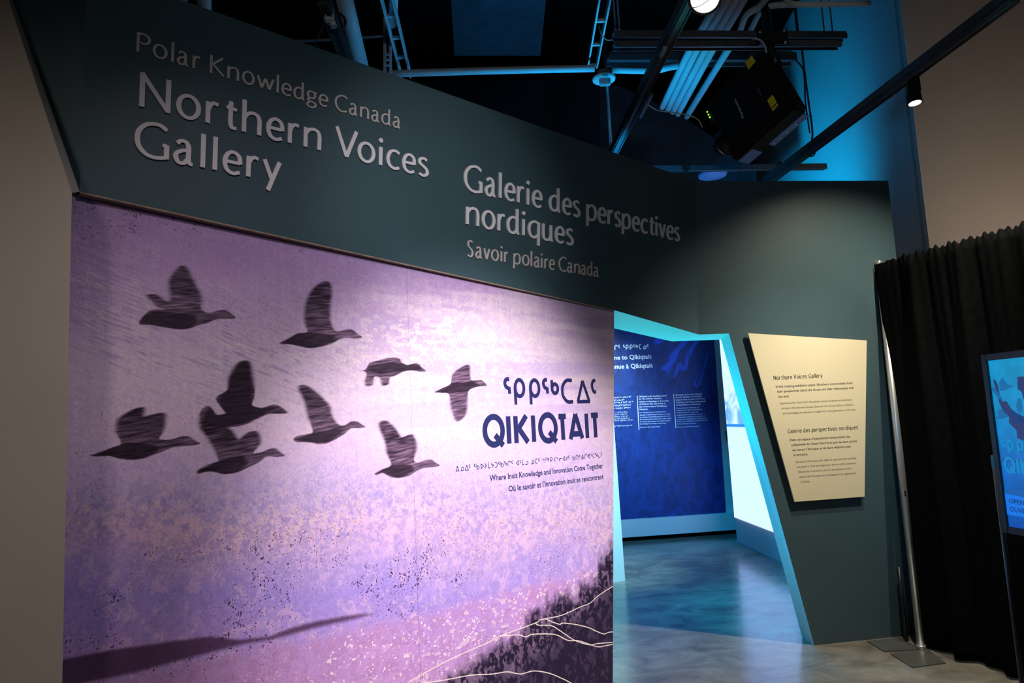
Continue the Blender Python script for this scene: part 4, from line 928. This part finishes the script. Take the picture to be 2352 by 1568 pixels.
# ================================================================== DISPLAY SIGN (right edge)
def inlay(name, c, u_, v_, m, parent): pass
mo = aty(2257, 815, 3.0); mv = nrm(np.array([-0.143 * -1 * -1, 0.99, 0]))
MD = Plane(mo, -mv, Z)                        # recedes away from the camera to the left
disp = empty('poster_display', fl(2352, 1700)); 
tl = MD.pxuv(2257, 815); bl = MD.pxuv(2310, 1222)
wdt = 0.50
def md_p(u, v, off=0): return MD.P(u, v, off)
us = np.sign(MD.pxuv(2340, 1000)[0] - MD.pxuv(2280, 1000)[0])
u0_ = tl[0]; v1_ = tl[1]; v0_ = bl[1]
tag(disp, 'blue lit poster display of geese on a thin stand, at the right edge', 'display')
disp.location = tuple(MD.P(u0_ + us * .25, -MD.O[2]))
def mdq(a, b, c, d_): return [MD.P(u0_ + us * a, b), MD.P(u0_ + us * c, b), MD.P(u0_ + us * c, d_), MD.P(u0_ + us * a, d_)]
m_rail0 = mat('dark_post_paint', (0.03, 0.035, 0.04), 0.4, spec=0.4)
m_bezel = mat('dark_bezel', (0.02, 0.03, 0.035), 0.35, spec=0.5)
slab('housing', mdq(0, v0_, wdt, v1_), -MD.n * 0.05, m_bezel, disp, 0.003)
bz = 0.028
for nm, qd in (('bezel', mdq(0, v0_, bz, v1_)), ('bezel', mdq(wdt - bz, v0_, wdt, v1_)), ('bezel', mdq(bz, v1_ - bz, wdt - bz, v1_)), ('bezel', mdq(bz, v0_, wdt - bz, v0_ + bz))):
    slab(nm, qd, MD.n * 0.012, m_bezel, disp, 0.002)
def mat_disp():
    m = bpy.data.materials.new('display_picture'); m.use_nodes = True; nt = m.node_tree; b = nt.nodes['Principled BSDF']; N = nt.nodes.new; L = nt.links.new
    g = N('ShaderNodeNewGeometry'); sx = N('ShaderNodeSeparateXYZ'); L(g.outputs['Position'], sx.inputs[0])
    mr = N('ShaderNodeMapRange'); mr.inputs['From Min'].default_value = MD.O[2] + v0_; mr.inputs['From Max'].default_value = MD.O[2] + v1_; L(sx.outputs['Z'], mr.inputs['Value'])
    r = N('ShaderNodeValToRGB'); e = r.color_ramp.elements; e[0].position = 0; e[0].color = srgb(0, 76, 172); e[1].position = 1; e[1].color = srgb(0, 138, 184)
    x = e.new(.4); x.color = srgb(0, 102, 186); x = e.new(.7); x.color = srgb(0, 138, 196); L(mr.outputs['Result'], r.inputs['Fac'])
    n = N('ShaderNodeTexNoise'); n.inputs['Scale'].default_value = 14; n.inputs['Detail'].default_value = 5; L(g.outputs['Position'], n.inputs['Vector'])
    mm = N('ShaderNodeMapRange'); mm.inputs['From Min'].default_value = .3; mm.inputs['From Max'].default_value = .7; mm.inputs['To Min'].default_value = .8; mm.inputs['To Max'].default_value = 1.15; L(n.outputs['Fac'], mm.inputs['Value'])
    L(r.outputs['Color'], b.inputs['Emission Color']); L(mm.outputs['Result'], b.inputs['Emission Strength']); b.inputs['Base Color'].default_value = (0.02, 0.03, 0.05, 1); b.inputs['Roughness'].default_value = 0.3
    return m
slab('screen', mdq(bz, v0_ + bz, wdt - bz, v1_ - bz), MD.n * 0.003, mat_disp(), disp)
def em(name, c, s=1.0): return mat(name, (0.01, 0.01, 0.02), 0.4, emit=srgb(*c), estr=s)
e_dark = em('display_goose_purple', (34, 50, 98)); e_mid = em('display_goose_blue', (8, 100, 160)); e_txt = em('display_letter', (8, 130, 190)); e_nav = em('display_navy', (10, 50, 110)); e_ban = em('display_banner', (10, 115, 225)); e_riv = em('display_river', (8, 90, 165))
def zd(p): return [(2240 + x / 3.482, 790 + y / 3.482) for x, y in p]
def decal(pts, m, off=0.0042, name='goose_print'):
    mesh(name, [MD.px(*p, off=off) for p in pts], [tuple(range(len(pts)))], m, disp)
decal(zd([(190, 310), (215, 262), (240, 300), (262, 325), (315, 335), (270, 350), (235, 372), (195, 372)]), e_mid)
decal(zd([(140, 282), (165, 292), (182, 330), (196, 405), (175, 402), (160, 345)]), e_dark)
decal(zd([(120, 345), (150, 340), (215, 438), (205, 455), (170, 420), (135, 370)]), e_mid, 0.0046)
decal(zd([(178, 435), (210, 435), (215, 460), (250, 455), (290, 520), (330, 590), (400, 610), (460, 700), (460, 800), (335, 750), (330, 690), (270, 630), (270, 580), (220, 530)]), e_dark, 0.0046)
decal(zd([(155, 592), (185, 575), (175, 540), (200, 515), (240, 540), (280, 575), (220, 600)]), e_mid)
decal(zd([(325, 500), (340, 430), (370, 440), (375, 520), (360, 560)]), e_mid)
decal(zd([(290, 520), (320, 545), (385, 580), (460, 560), (460, 640), (300, 630)]), e_nav, 0.005)
decal(zd([(335, 262), (460, 255), (460, 520), (385, 440), (370, 380), (340, 360)]), e_dark, 0.0044)
decal(zd([(305, 190), (330, 188), (340, 210), (320, 216)]), e_txt)
decal(zd([(222, 1190), (460, 1240), (460, 1395), (238, 1360)]), e_ban, 0.0044, 'banner_print')
decal(zd([(218, 1165), (290, 1160), (460, 1180), (460, 1235), (224, 1188)]), e_riv, 0.0044, 'river_print')
decal(zd([(190, 905), (460, 930), (460, 955), (198, 940)]), e_riv, 0.0043, 'river_print')
print_glyphs(MD, disp, [('sq', 218, 255), ('rho', 268, 320), ('rho', 345, 400)], 2240, 790, 3.482, (zd([(270, 865)])[0], zd([(370, 872)])[0]), 0.050, e_txt, 0.17, off=0.0056)
print_glyphs(MD, disp, [('Q1', 240, 330), ('I1', 345, 362), ('K1', 375, 430)], 2240, 790, 3.482, (zd([(260, 1018)])[0], zd([(370, 1035)])[0]), 0.058, e_txt, 0.19, off=0.0056)
put_text(MD, [('OPEN', zd([(280, 1268)])[0], zd([(405, 1288)])[0], 10.5, 0.02), ('OUVERT', zd([(288, 1335)])[0], zd([(470, 1365)])[0], 11.0, 0.02)], e_nav, disp, off=0.0056)
# stand post beside the display
sp1 = aty(2281, 1045, 3.12); sp0 = np.array([sp1[0], sp1[1], 0.0])
tube('post', [sp0, sp1], 0.009, m_rail0, disp, 12)
slab('foot_plate', [sp0 + np.array([-.05, -.25, 0]), sp0 + np.array([.45, -.25, 0]), sp0 + np.array([.45, .2, 0]), sp0 + np.array([-.05, .2, 0])], (0, 0, 0.008), m_blackmetal, disp, 0.001)
beam('bracket', sp1 - Z * 0.03, MD.P(u0_ + us * 0.2, MD.uv(sp1)[1] - 0.03, -0.06), 0.03, 0.05, m_blackmetal, disp)

# ================================================================== OVERHEAD
def rail(label, pa, pb_, z, wd=0.045, ht=0.085, m=m_blackmetal):
    a = fl(*pa, z=z); b = fl(*pb_, z=z); t = empty('track_rail', a); tag(t, label, 'track rail', 'lighting track rails')
    d = nrm(b - a); sd = nrm(np.cross(d, Z))
    beam('channel', a, b, wd, ht * 0.62, m, t)
    beam('lower_flange', a - Z * ht * .45, b - Z * ht * .45, wd * 1.15, ht * .18, m, t)
    for s_ in (-1, 1): beam('lip', a - Z * ht * .62 + sd * s_ * wd * .42, b - Z * ht * .62 + sd * s_ * wd * .42, wd * .14, ht * .18, m, t, 0.001)
    return t, a, b, d, sd
m_rail = mat('dark_grey_rail', (0.05, 0.053, 0.058), 0.4, spec=0.5, var=0.1)
rA = rail('long dark track rail running over the curtain at the upper right', (1757, 415), (2330, -20), 3.60, m=m_rail)
rB = rail('dark track rail crossing in front of the white conduits', (1404, 352), (1590, -30), 3.60, m=m_rail)
rC = rail('dark track rail above the header left of the grey pipe', (800, 145), (742, -12), 3.60, 0.05, 0.085, m_rail)
# rail details
for (pa, pb_), (t, a, b, d, sd) in ((((1497, 208), (1470, 262)), rB), (((1517, 120), (1527, 100)), rB)):
    p = fl(*pa, z=3.55); q_ = fl(*pb_, z=3.55); beam('track_adapter', p - Z * .02, q_ - Z * .02, 0.02, 0.02, m_alu, t)

def track_lamp(label, top, aim, L, r, group='track spotlights'):
    t = empty('track_spotlight', top); tag(t, label, 'spotlight', group)
    top = np.asarray(top); ax = nrm(np.asarray(aim) - top)
    box('adapter', top - Z * 0.01, AX, (0.02, 0.05, 0.018), m_blackmetal, t, 0.004)
    tube('stem', [top - Z * 0.02, top - Z * 0.07], 0.012, m_blackmetal, t, 12)
    c = top - Z * 0.075
    lathe('housing', c - ax * 0.02, ax, [(r * .5, 0), (r * .72, .012), (r * .78, L * .45), (r, L * .62), (r * 1.02, L), (r * .86, L), (r * .80, L * .93)], m_blackmetal, t)
    lathe('lens', c - ax * 0.02, ax, [(r * .82, L * .94), (r * .82, L * .975)], m_lamp, t)
    box('yoke', c + np.cross(ax, AX[0]) * 0.0 + AX[0] * r * 1.05, AX, (0.005, 0.014, 0.05), m_blackmetal, t, 0.002)
    return c - ax * 0.02 + ax * L
lp = aty(2090, 166, 3.98)
e1 = track_lamp('black track spotlight hanging below the long rail at the upper right, lit', lp, lp + np.array([-.02, -0.14, -1.0]), 0.15, 0.040)
lp2 = aty(1619, -70, 2.9)
e2 = track_lamp('bright track spotlight at the top edge with a wire across its white lens', lp2, lp2 + np.array([-0.28, -0.62, -0.85]), 0.17, 0.070)
ax2 = nrm(np.array([-0.28, -0.62, -0.85])); sx2 = nrm(np.cross(ax2, Z)); ty2 = np.cross(sx2, ax2)
pw = [e2 + ax2 * 0.006 + sx2 * k - ty2 * (0.012 + 0.010 * math.sin(k * 40)) for k in np.linspace(-.062, .062, 9)]
tube('lens_wire', pw, 0.002, m_cable, bpy.data.objects['track_spotlight.001'], 6)

# conduits (each one is a thing)
def conduit(name, label, pts, r, m, group=None, cat='conduit', zs=None):
    P = [fl(x, y, z=z) for x, y, z in pts]; P = smooth_path(P, 5) if len(P) > 2 else P
    o = tube(name, P, r, m, None, 14); tag(o, label, cat, group); return o
for i, cpts in enumerate((((1664, -20), (1611, 69), (1587, 109), (1521, 246)), ((1683, -20), (1630, 69), (1604, 109), (1533, 252)), ((1702, -20), (1649, 69), (1623, 109), (1545, 257)), ((1720, -20), (1667, 69), (1640, 109), (1557, 262)))):
    conduit('conduit', ('leftmost', 'second from left', 'third from left', 'rightmost')[i] + ' of the four blue-lit parallel conduits left of the projector', [(x, y, 4.3) for x, y in cpts], 0.026, m_conduit, 'four parallel conduits')
conduit('conduit', 'single conduit running just right of the bundle, behind the projector corner', [(1686, 92, 4.42), (1620, 198, 4.42), (1577, 268, 4.42)], 0.028, m_conduit)
conduit('conduit', 'bent conduit swinging down from the top edge right of the lamp', [(1764, -10, 4.3), (1745, 15, 4.3), (1714, 35, 4.3), (1700, 70, 4.3)], 0.022, m_conduit)
conduit('conduit', 'curved conduit bending along the top toward the blue wall', [(1724, 70, 4.3), (1745, 30, 4.3), (1775, 13, 4.3), (1850, 10, 4.3)], 0.02, m_conduit)
conduit('conduit', 'pale horizontal conduit with a U bend at the top edge right', [(1810, -30, 4.2), (1803, -8, 4.2), (1818, 8, 4.2), (1860, 10, 4.2), (1998, 8, 4.2)], 0.018, m_conduit)
conduit('pipe', 'long horizontal grey pipe crossing behind the smoke alarm', [(885, 170, 4.2), (1100, 163, 4.2), (1365, 157, 4.2)], 0.026, m_conduit, cat='pipe')
conduit('pipe', 'blue-lit pipe running right from the alarm to the conduits', [(1405, 159, 4.2), (1500, 160, 4.2), (1535, 153, 4.2), (1560, 149, 4.2)], 0.030, m_conduit, cat='pipe')
conduit('pipe', 'thick grey round pipe slanting beside the dark left rail', [(829, 150, 4.15), (785, -25, 4.15)], 0.052, m_conduit, cat='pipe')
conduit('cable', 'thin wire stretched across the dark ceiling at the upper left', [(640, 96, 4.4), (770, 90, 4.4), (880, 82, 4.4)], 0.010, m_steel, cat='wire')
conduit('pipe', 'short end of a pale pipe showing over the header top at the far left', [(468, -18, 3.9), (469, 27, 3.9)], 0.036, m_conduit, cat='pipe')
conduit('pipe', 'pale pipe corner at the top edge above the header start', [(385, -20, 3.8), (420, 8, 3.8)], 0.03, m_conduit, cat='pipe')
conduit('pipe', 'grey pipe beside the cable ladder at the top edge', [(905, -20, 4.35), (901, 56, 4.35)], 0.030, m_conduit, cat='pipe')

# trapeze frames of channel struts
def strut(label, pa, pb_, z, wd, ht, m, slots=True, group='ceiling strut channels'):
    a = fl(*pa, z=z); b = fl(*pb_, z=z); t = empty('strut_channel', a); tag(t, label, 'strut channel', group)
    d = nrm(b - a); sd = nrm(np.cross(d, Z))
    beam('web', a, b, wd, ht * .5, m, t)
    for s_ in (-1, 1):
        beam('flange', a + sd * s_ * wd * .45 - Z * ht * .35, b + sd * s_ * wd * .45 - Z * ht * .35, wd * .12, ht * .7, m, t, .001)
    beam('lower_lip', a + sd * wd * .36 - Z * ht * .7, b + sd * wd * .36 - Z * ht * .7, wd * .3, ht * .1, m, t, .001)
    return t, a, b
m_strut = mat('dull_steel_strut', (0.10, 0.11, 0.12), 0.38, metal=0.2, var=0.15, vscale=18)
s1_ = strut('upper of the two long struts above the projector', (1408, 78), (1940, 80), 4.16, 0.06, 0.05, m_strut)
s2_ = strut('lower of the two long struts above the projector', (1409, 102), (1928, 100), 4.08, 0.06, 0.045, m_strut)
s3_ = strut('dark strut lying behind and below the pair, ending at the projector', (1395, 132), (1822, 132), 4.5, 0.12, 0.07, m_rail)
s4_ = strut('blue-lit strut low over the wall top, under the projector', (1500, 385), (1896, 380), 3.78, 0.05, 0.05, m_strut)
# hanger rods
def rods(label, lst, r=0.005, cat='hanger rod', grp='threaded hanger rods', m=m_steel):
    for lb, x, y, z0_, z1_ in lst:
        p = fl(x, y, z=z0_); o = tube('hanger_rod', [p, np.array([p[0], p[1], z1_])], r, m, None, 8); tag(o, lb, cat, grp)
rods('', [('pair of rods at the strut end, left one', 1414, 68, 4.2, 6.6), ('pair of rods at the strut end, right one', 1423, 68, 4.2, 6.6),
          ('thin rod holding the strut, in front of the blue wall, left', 1893, 72, 4.2, 6.6), ('thin rod holding the strut, in front of the blue wall, right', 1912, 72, 4.2, 6.6)], 0.006)
rods('', [('dark rod between projector mount and conduit bend', 1832, 72, 4.2, 6.6)], 0.010, m=m_blackmetal)
# long thin rod from rail B up
a = fl(1404, 345, z=3.62); o = tube('hanger_rod', [a, fl(1383, 20, z=5.0)], 0.011, m_steel, None, 8); tag(o, 'long thin rod slanting down past the smoke alarm to the rail', 'hanger rod', 'threaded hanger rods')
# cables in front of the blue wall
def cable(label, pts, z, r=0.008, m=m_cable, name='cable', cat='cable'):
    P = smooth_path([aty(x, y, Y) for x, y, Y in pts], 6); o = tube(name, P, r, m, None, 8); tag(o, label, cat)
cable('black doubled cable hanging from the strut to the rail clamp', [(1842, 112, 4.6), (1848, 165, 4.7), (1858, 240, 4.9), (1866, 300, 5.1), (1864, 330, 5.2)], 0, .007)
cable('second strand of the black cable beside the blue wall', [(1790, 100, 4.5), (1815, 118, 4.6), (1830, 140, 4.7), (1846, 165, 4.75), (1850, 235, 4.9), (1860, 305, 5.1)], 0, .006)
cable('thin pale wire drooping from the rail to the projector corner', [(1476, 230, 4.5), (1510, 253, 4.6), (1560, 260, 4.6), (1600, 272, 4.6), (1613, 292, 4.6)], 0, .004, m_wirewhite)
cable('thin pale wire looping to the left strut end', [(1376, 60, 4.6), (1382, 80, 4.6), (1395, 92, 4.6), (1412, 90, 4.55), (1424, 88, 4.5)], 0, .004, m_wirewhite)
cable('short grey lead plugged in above the projector', [(1725, 88, 4.35), (1745, 92, 4.3), (1757, 106, 4.25), (1760, 120, 4.2)], 0, .006, m_wirewhite)
cable('thin dark cord hanging from the white plug at the upper left', [(748, 45, 3.6), (735, 75, 3.6), (726, 98, 3.6), (722, 110, 3.6)], 0, .005, m_cable)
cable('black cable curling along the header top at the upper left', [(700, 104, 3.6), (735, 106, 3.6), (760, 118, 3.6), (775, 128, 3.6)], 0, .006, m_cable)
# clamps on rails
def clamp(label, x, y, Y, w_, h_):
    c = fl(x, y, z=Y); t = empty('rail_clamp', c); tag(t, label, 'clamp', 'rail clamps'); P = [c + AX[0] * w_ * math.cos(k) + Z * h_ * math.sin(k) for k in [2 * math.pi * i / 12 for i in range(13)]]
    tube('strap', P, 0.006, m_cable, t, 8, False); box('bolt', c + Z * h_, AX, (0.012, 0.012, 0.014), m_blackmetal, t, .002)
clamp('black strap around the right rail below the hanging cable', 1862, 345, 3.58, 0.035, 0.05)
clamp('black strap where the low strut meets the right rail', 1792, 384, 3.76, 0.03, 0.04)
clamp('black strap on the low strut left of the projector lens', 1574, 384, 3.76, 0.02, 0.05)
clamp('black strap around the left rail beside the white plug', 770, 52, 3.58, 0.05, 0.05)

# cable ladders (blue lit)
def ladder(label, pa, pb_, z, wd, step, m):
    a = fl(*pa, z=z); b = fl(*pb_, z=z); d = nrm(b - a); sd = nrm(np.cross(d, Z)); t = empty('cable_ladder', a); tag(t, label, 'cable ladder', 'cable ladders')
    for s_ in (-1, 1): beam('side_rail', a + sd * s_ * wd / 2, b + sd * s_ * wd / 2, 0.012, 0.06, m, t, .001)
    n = int(np.linalg.norm(b - a) / step)
    for i in range(n + 1):
        c = a + d * (i * step); beam('rung', c - sd * wd / 2, c + sd * wd / 2, 0.02, 0.02, m, t, .001)
ladder('pale cable ladder slanting down to the header beside the thick grey pipe', (932, 172), (884, -25), 4.3, 0.07, 0.26, m_conduit)
ladder('blue-lit cable ladder left of the smoke alarm', (1360, 150), (1392, -25), 4.3, 0.07, 0.30, m_conduit)
a = aty(904, 30, 3.9); t = empty('support_bracket', aty(897, 165, 4.6)); tag(t, 'thin upright slotted bracket reaching down to the pipe at the ladder foot', 'bracket')
beam('upright', aty(884, 40, 4.6), aty(884, 168, 4.6), 0.02, 0.012, m_conduit, t, .001, up=AX[1]); beam('upright', aty(896, 60, 4.6), aty(897, 168, 4.6), 0.02, 0.012, m_conduit, t, .001, up=AX[1])
for yy in (125, 137, 150): beam('cross_bar', aty(884, yy, 4.58), aty(900, yy, 4.58), 0.012, 0.012, m_conduit, t, .001)

# white plug on the left rail
c = fl(757, 38, z=3.55); t = empty('power_connector', c); tag(t, 'white plastic plug connector hanging on the left rail', 'connector')
box('shell', c, (nrm(np.array([1, 0, .0])), AX[1], Z), (0.020, 0.02, 0.035), m_tag, t, .008); tube('collar', [c + np.array([.012, 0, -.03]), c + np.array([.02, 0, -.052])], 0.016, m_tag, t, 14)
for s_ in (-1, 1): tube('pin_hole', [c + np.array([.009 * s_, -.021, .010]), c + np.array([.009 * s_, -.019, .010])], .0025, m_black, t, 8)

# ceiling smoke alarm with FIRE strobe
c = aty(1387, 178, 5.13); t = empty('fire_alarm', c); tag(t, 'round white fire alarm with a clear strobe under the pipe', 'fire alarm')
lathe('back_box', c + Z * 0.05, -Z, [(0.05, 0), (0.05, .05)], m_trim, t)
lathe('rim', c, -Z, [(0.083, 0), (0.090, .008), (0.086, .022), (0.06, .034), (0.03, .036)], m_strobe, t, 32)
box('strobe', c - Z * 0.055 - AX[1] * .035, AX, (0.042, 0.022, 0.026), mat('clear_lens', (0.6, 0.65, 0.68), 0.2, spec=0.9, var=.3, vscale=60), t, .006)
FPl = Plane(c - Z * 0.030 - AX[1] * 0.094, AX[0], Z); V, Fc = text_mesh('FIRE', .02)
mesh('lettering', [FPl.P((x - 1.1) * .028, (y - .3) * .028, 0.002) for x, y in V], Fc, m_red, t)
# round white disc fitting under the low strut, blue light put into its colour
c = aty(1636, 398, 6.6); t = lathe('ceiling_fitting', c, -Z, [(0.12, 0), (0.14, .01), (0.13, .03), (0.02, .05)], m_bluelit, None, 32); tag(t, 'round blue-lit disc fitting under the low strut, just above the wall top', 'fitting')

# dark bulkheads and ceiling panel
def duct(label, pts, Y, th, m, nm='air_duct'):
    o = slab(nm, [aty(x, y, Y) for x, y in pts], (0, 13.88 - Y, 0), m, None, 0.004); tag(o, label, 'duct', 'dark ducts above the gallery'); return o
duct('black boxed duct in the dark behind the long pipe', [(900, 184), (1374, 184), (1374, 470), (900, 470)], 8.2, 0.5, m_duct)
duct('dark duct with a raking top edge behind the conduit ends, faintly blue-lit', [(1376, 186), (1440, 204), (1560, 262), (1650, 322), (1738, 392), (1738, 470), (1376, 470)], 8.2, 0.5, mat('dark_duct_bluelit', (0.02, 0.028, 0.04), .5, var=.6, vscale=2.5))  # blue light put into this duct's colour
a = [fl(x, y, z=5.2) for x, y in ((1034, -40), (1258, -40), (1241, 128), (1044, 128))]
o = slab('ceiling_panel', a, (0, 0, 0.04), mat('teal_lit_panel', (0.02, 0.045, 0.06), .6, var=.35, vscale=6)); tag(o, 'dark teal-lit flat panel set in the black ceiling', 'ceiling panel')  # teal light put into the dark panel's colour

# ================================================================== PROJECTOR
pA = np.array([1.3756, 4.5291, 3.6976]); pB = np.array([1.6505, 4.1550, 3.8841]); pD = np.array([1.4987, 4.3950, 3.2472]); pD2 = np.array([1.5919, 4.4657, 3.2516])
eL = nrm(pB - pA); eW = nrm(pD - pA); eT = nrm(pD2 - pD); LL = np.linalg.norm(pB - pA); WW = np.linalg.norm(pD - pA); TT = 0.17
pr = empty('projector', pA); tag(pr, 'large black projector hung tilted under the struts, with yellow stickers', 'projector')
ctr = pA + eL * LL / 2 + eW * WW / 2 + eT * TT / 2
box('body', ctr, (eL, eW, eT), (LL / 2, WW / 2, TT / 2), m_proj, pr, 0.022)
PJ = Plane(pA, eW, eL)  # face toward the viewer
def pj(s, t_, off=0.0): return pA + eL * s * LL + eW * t_ * WW + PJ.n * off
def jq(s0, s1, t0, t1, name, m, off=0.0015, th=0.001):
    return slab(name, [pj(s0, t0, off), pj(s1, t0, off), pj(s1, t1, off), pj(s0, t1, off)], PJ.n * th, m, pr)
def jpx(pts, name, m, off=0.0015):
    return mesh(name, [PJ.px(x, y, off=off) for x, y in pts], [tuple(range(len(pts)))], m, pr)
def zp(x, y): return (1660 + x / 7.842, 100 + y / 7.842)
jpx([zp(520, 210), zp(592, 322), zp(466, 474), zp(402, 350)], 'sticker', m_yellow)
jpx([zp(900, 918), zp(1000, 1112), zp(902, 1222), zp(800, 1022)], 'sticker', m_yellow)
jpx([zp(975, 1060), zp(985, 1072), zp(888, 1170), zp(878, 1158)], 'sticker_line', m_black, .003)
ptxt = [('Panasonic', zp(388, 1318), zp(240, 985), 4.0, .02)]
def ptext(s, a, b, hgt, m):
    A_ = PJ.px(*a, off=.002); B_ = PJ.px(*b, off=.002); d = B_ - A_; L_ = np.linalg.norm(d); d /= L_; upv = np.cross(PJ.n, d)
    V, Fc = text_mesh(s, .015); x0, x1 = V[:, 0].min(), V[:, 0].max(); k_ = L_ / (x1 - x0)
    mesh('lettering', [A_ + d * (x - x0) * k_ + upv * y * hgt for x, y in V], Fc, m, pr)
m_silver = mat('silver_print', (0.35, 0.4, 0.45), .4); m_logo = mat('pale_logo_print', (0.6, 0.7, 0.8), .4)
ptext('Panasonic', zp(385, 1320), zp(232, 985), .026, m_logo)
ptext('4K Plus', zp(695, 912), zp(640, 800), .012, m_silver)
for i in range(3): lathe('status_light', PJ.px(1580 + (388 + i * 26) / 8.709, 220 + (322 + i * 54) / 8.709, off=.001), PJ.n, [(0.006, 0), (0.005, .003)], m_led, pr, 10)
for i in range(2): lathe('button', PJ.px(1580 + (462 + i * 26) / 8.709, 220 + (488 + i * 56) / 8.709, off=.001), PJ.n, [(0.004, 0), (0.0035, .003)], m_alu, pr, 10)
# lens shroud and lens at the front end
lc = pA + eW * WW * 0.62 + eT * TT * 0.45
lathe('lens_shroud', lc + eL * 0.03, -eL, [(0.092, 0), (0.092, .06), (0.084, .075), (0.072, .075), (0.066, .03)], m_proj, pr, 40)
lathe('lens_barrel', lc + eL * 0.0, -eL, [(0.058, 0), (0.060, .07), (0.056, .085), (0.050, .085), (0.048, .07)], m_blackmetal, pr, 36)
lathe('lens_ring', lc, -eL, [(0.0625, .05), (0.0635, .058), (0.0625, .062)], m_alu, pr, 36)
lathe('lens', lc, -eL, [(0.048, .060), (0.040, .070), (0.022, .077), (0.005, .079)], m_lens, pr, 36)
# side label, connector plate
sidep = lambda s, t_, off=.001: pA + eW * WW + eL * s * LL + eT * t_ * TT + eW * off
mesh('side_label', [sidep(.02, .25), sidep(.26, .25), sidep(.26, .95), sidep(.02, .95)], [(0, 1, 2, 3)], m_bluelit, pr)
cpq = [sidep(.40, .78, .0), sidep(.95, .78, .0), sidep(.95, 1.15, 0.0), sidep(.40, 1.15, .0)]
slab('mount_plate', cpq, eW * 0.006, m_bluelit, pr, .001)
for s_, t_ in ((.45, .95), (.54, .98), (.66, .96), (.80, .98)): lathe('bolt', sidep(s_, t_, .006), eW, [(0.012, 0), (0.012, .006), (.006, .009)], m_alu, pr, 8)
# foot
lathe('foot', sidep(.97, .3, -.01), eW, [(0.014, 0), (0.014, .02), (.008, .026)], m_proj, pr, 14)
# ceiling mount
t = empty('projector_mount', fl(1768, 96, z=4.08)); tag(t, 'blue-grey clamp plate and black tube joining the projector to the struts', 'mount')
mc = fl(1768, 96, z=4.05)
box('clamp_plate', mc - AX[1] * .05, AX, (0.10, 0.006, 0.05), m_blackmetal, t, .002)
for dx in (-.08, .08):
    for dz in (-.04, .04): lathe('bolt', mc + np.array([dx, -.056, dz]), -AX[1], [(0.010, 0), (0.010, .006), (.004, .008)], m_alu, t, 8)
tube('drop_tube', [mc + Z * 1.5, mc + np.array([0, .02, -.02]), pB + eW * .12 + eT * .10], 0.030, m_blackmetal, t, 16)
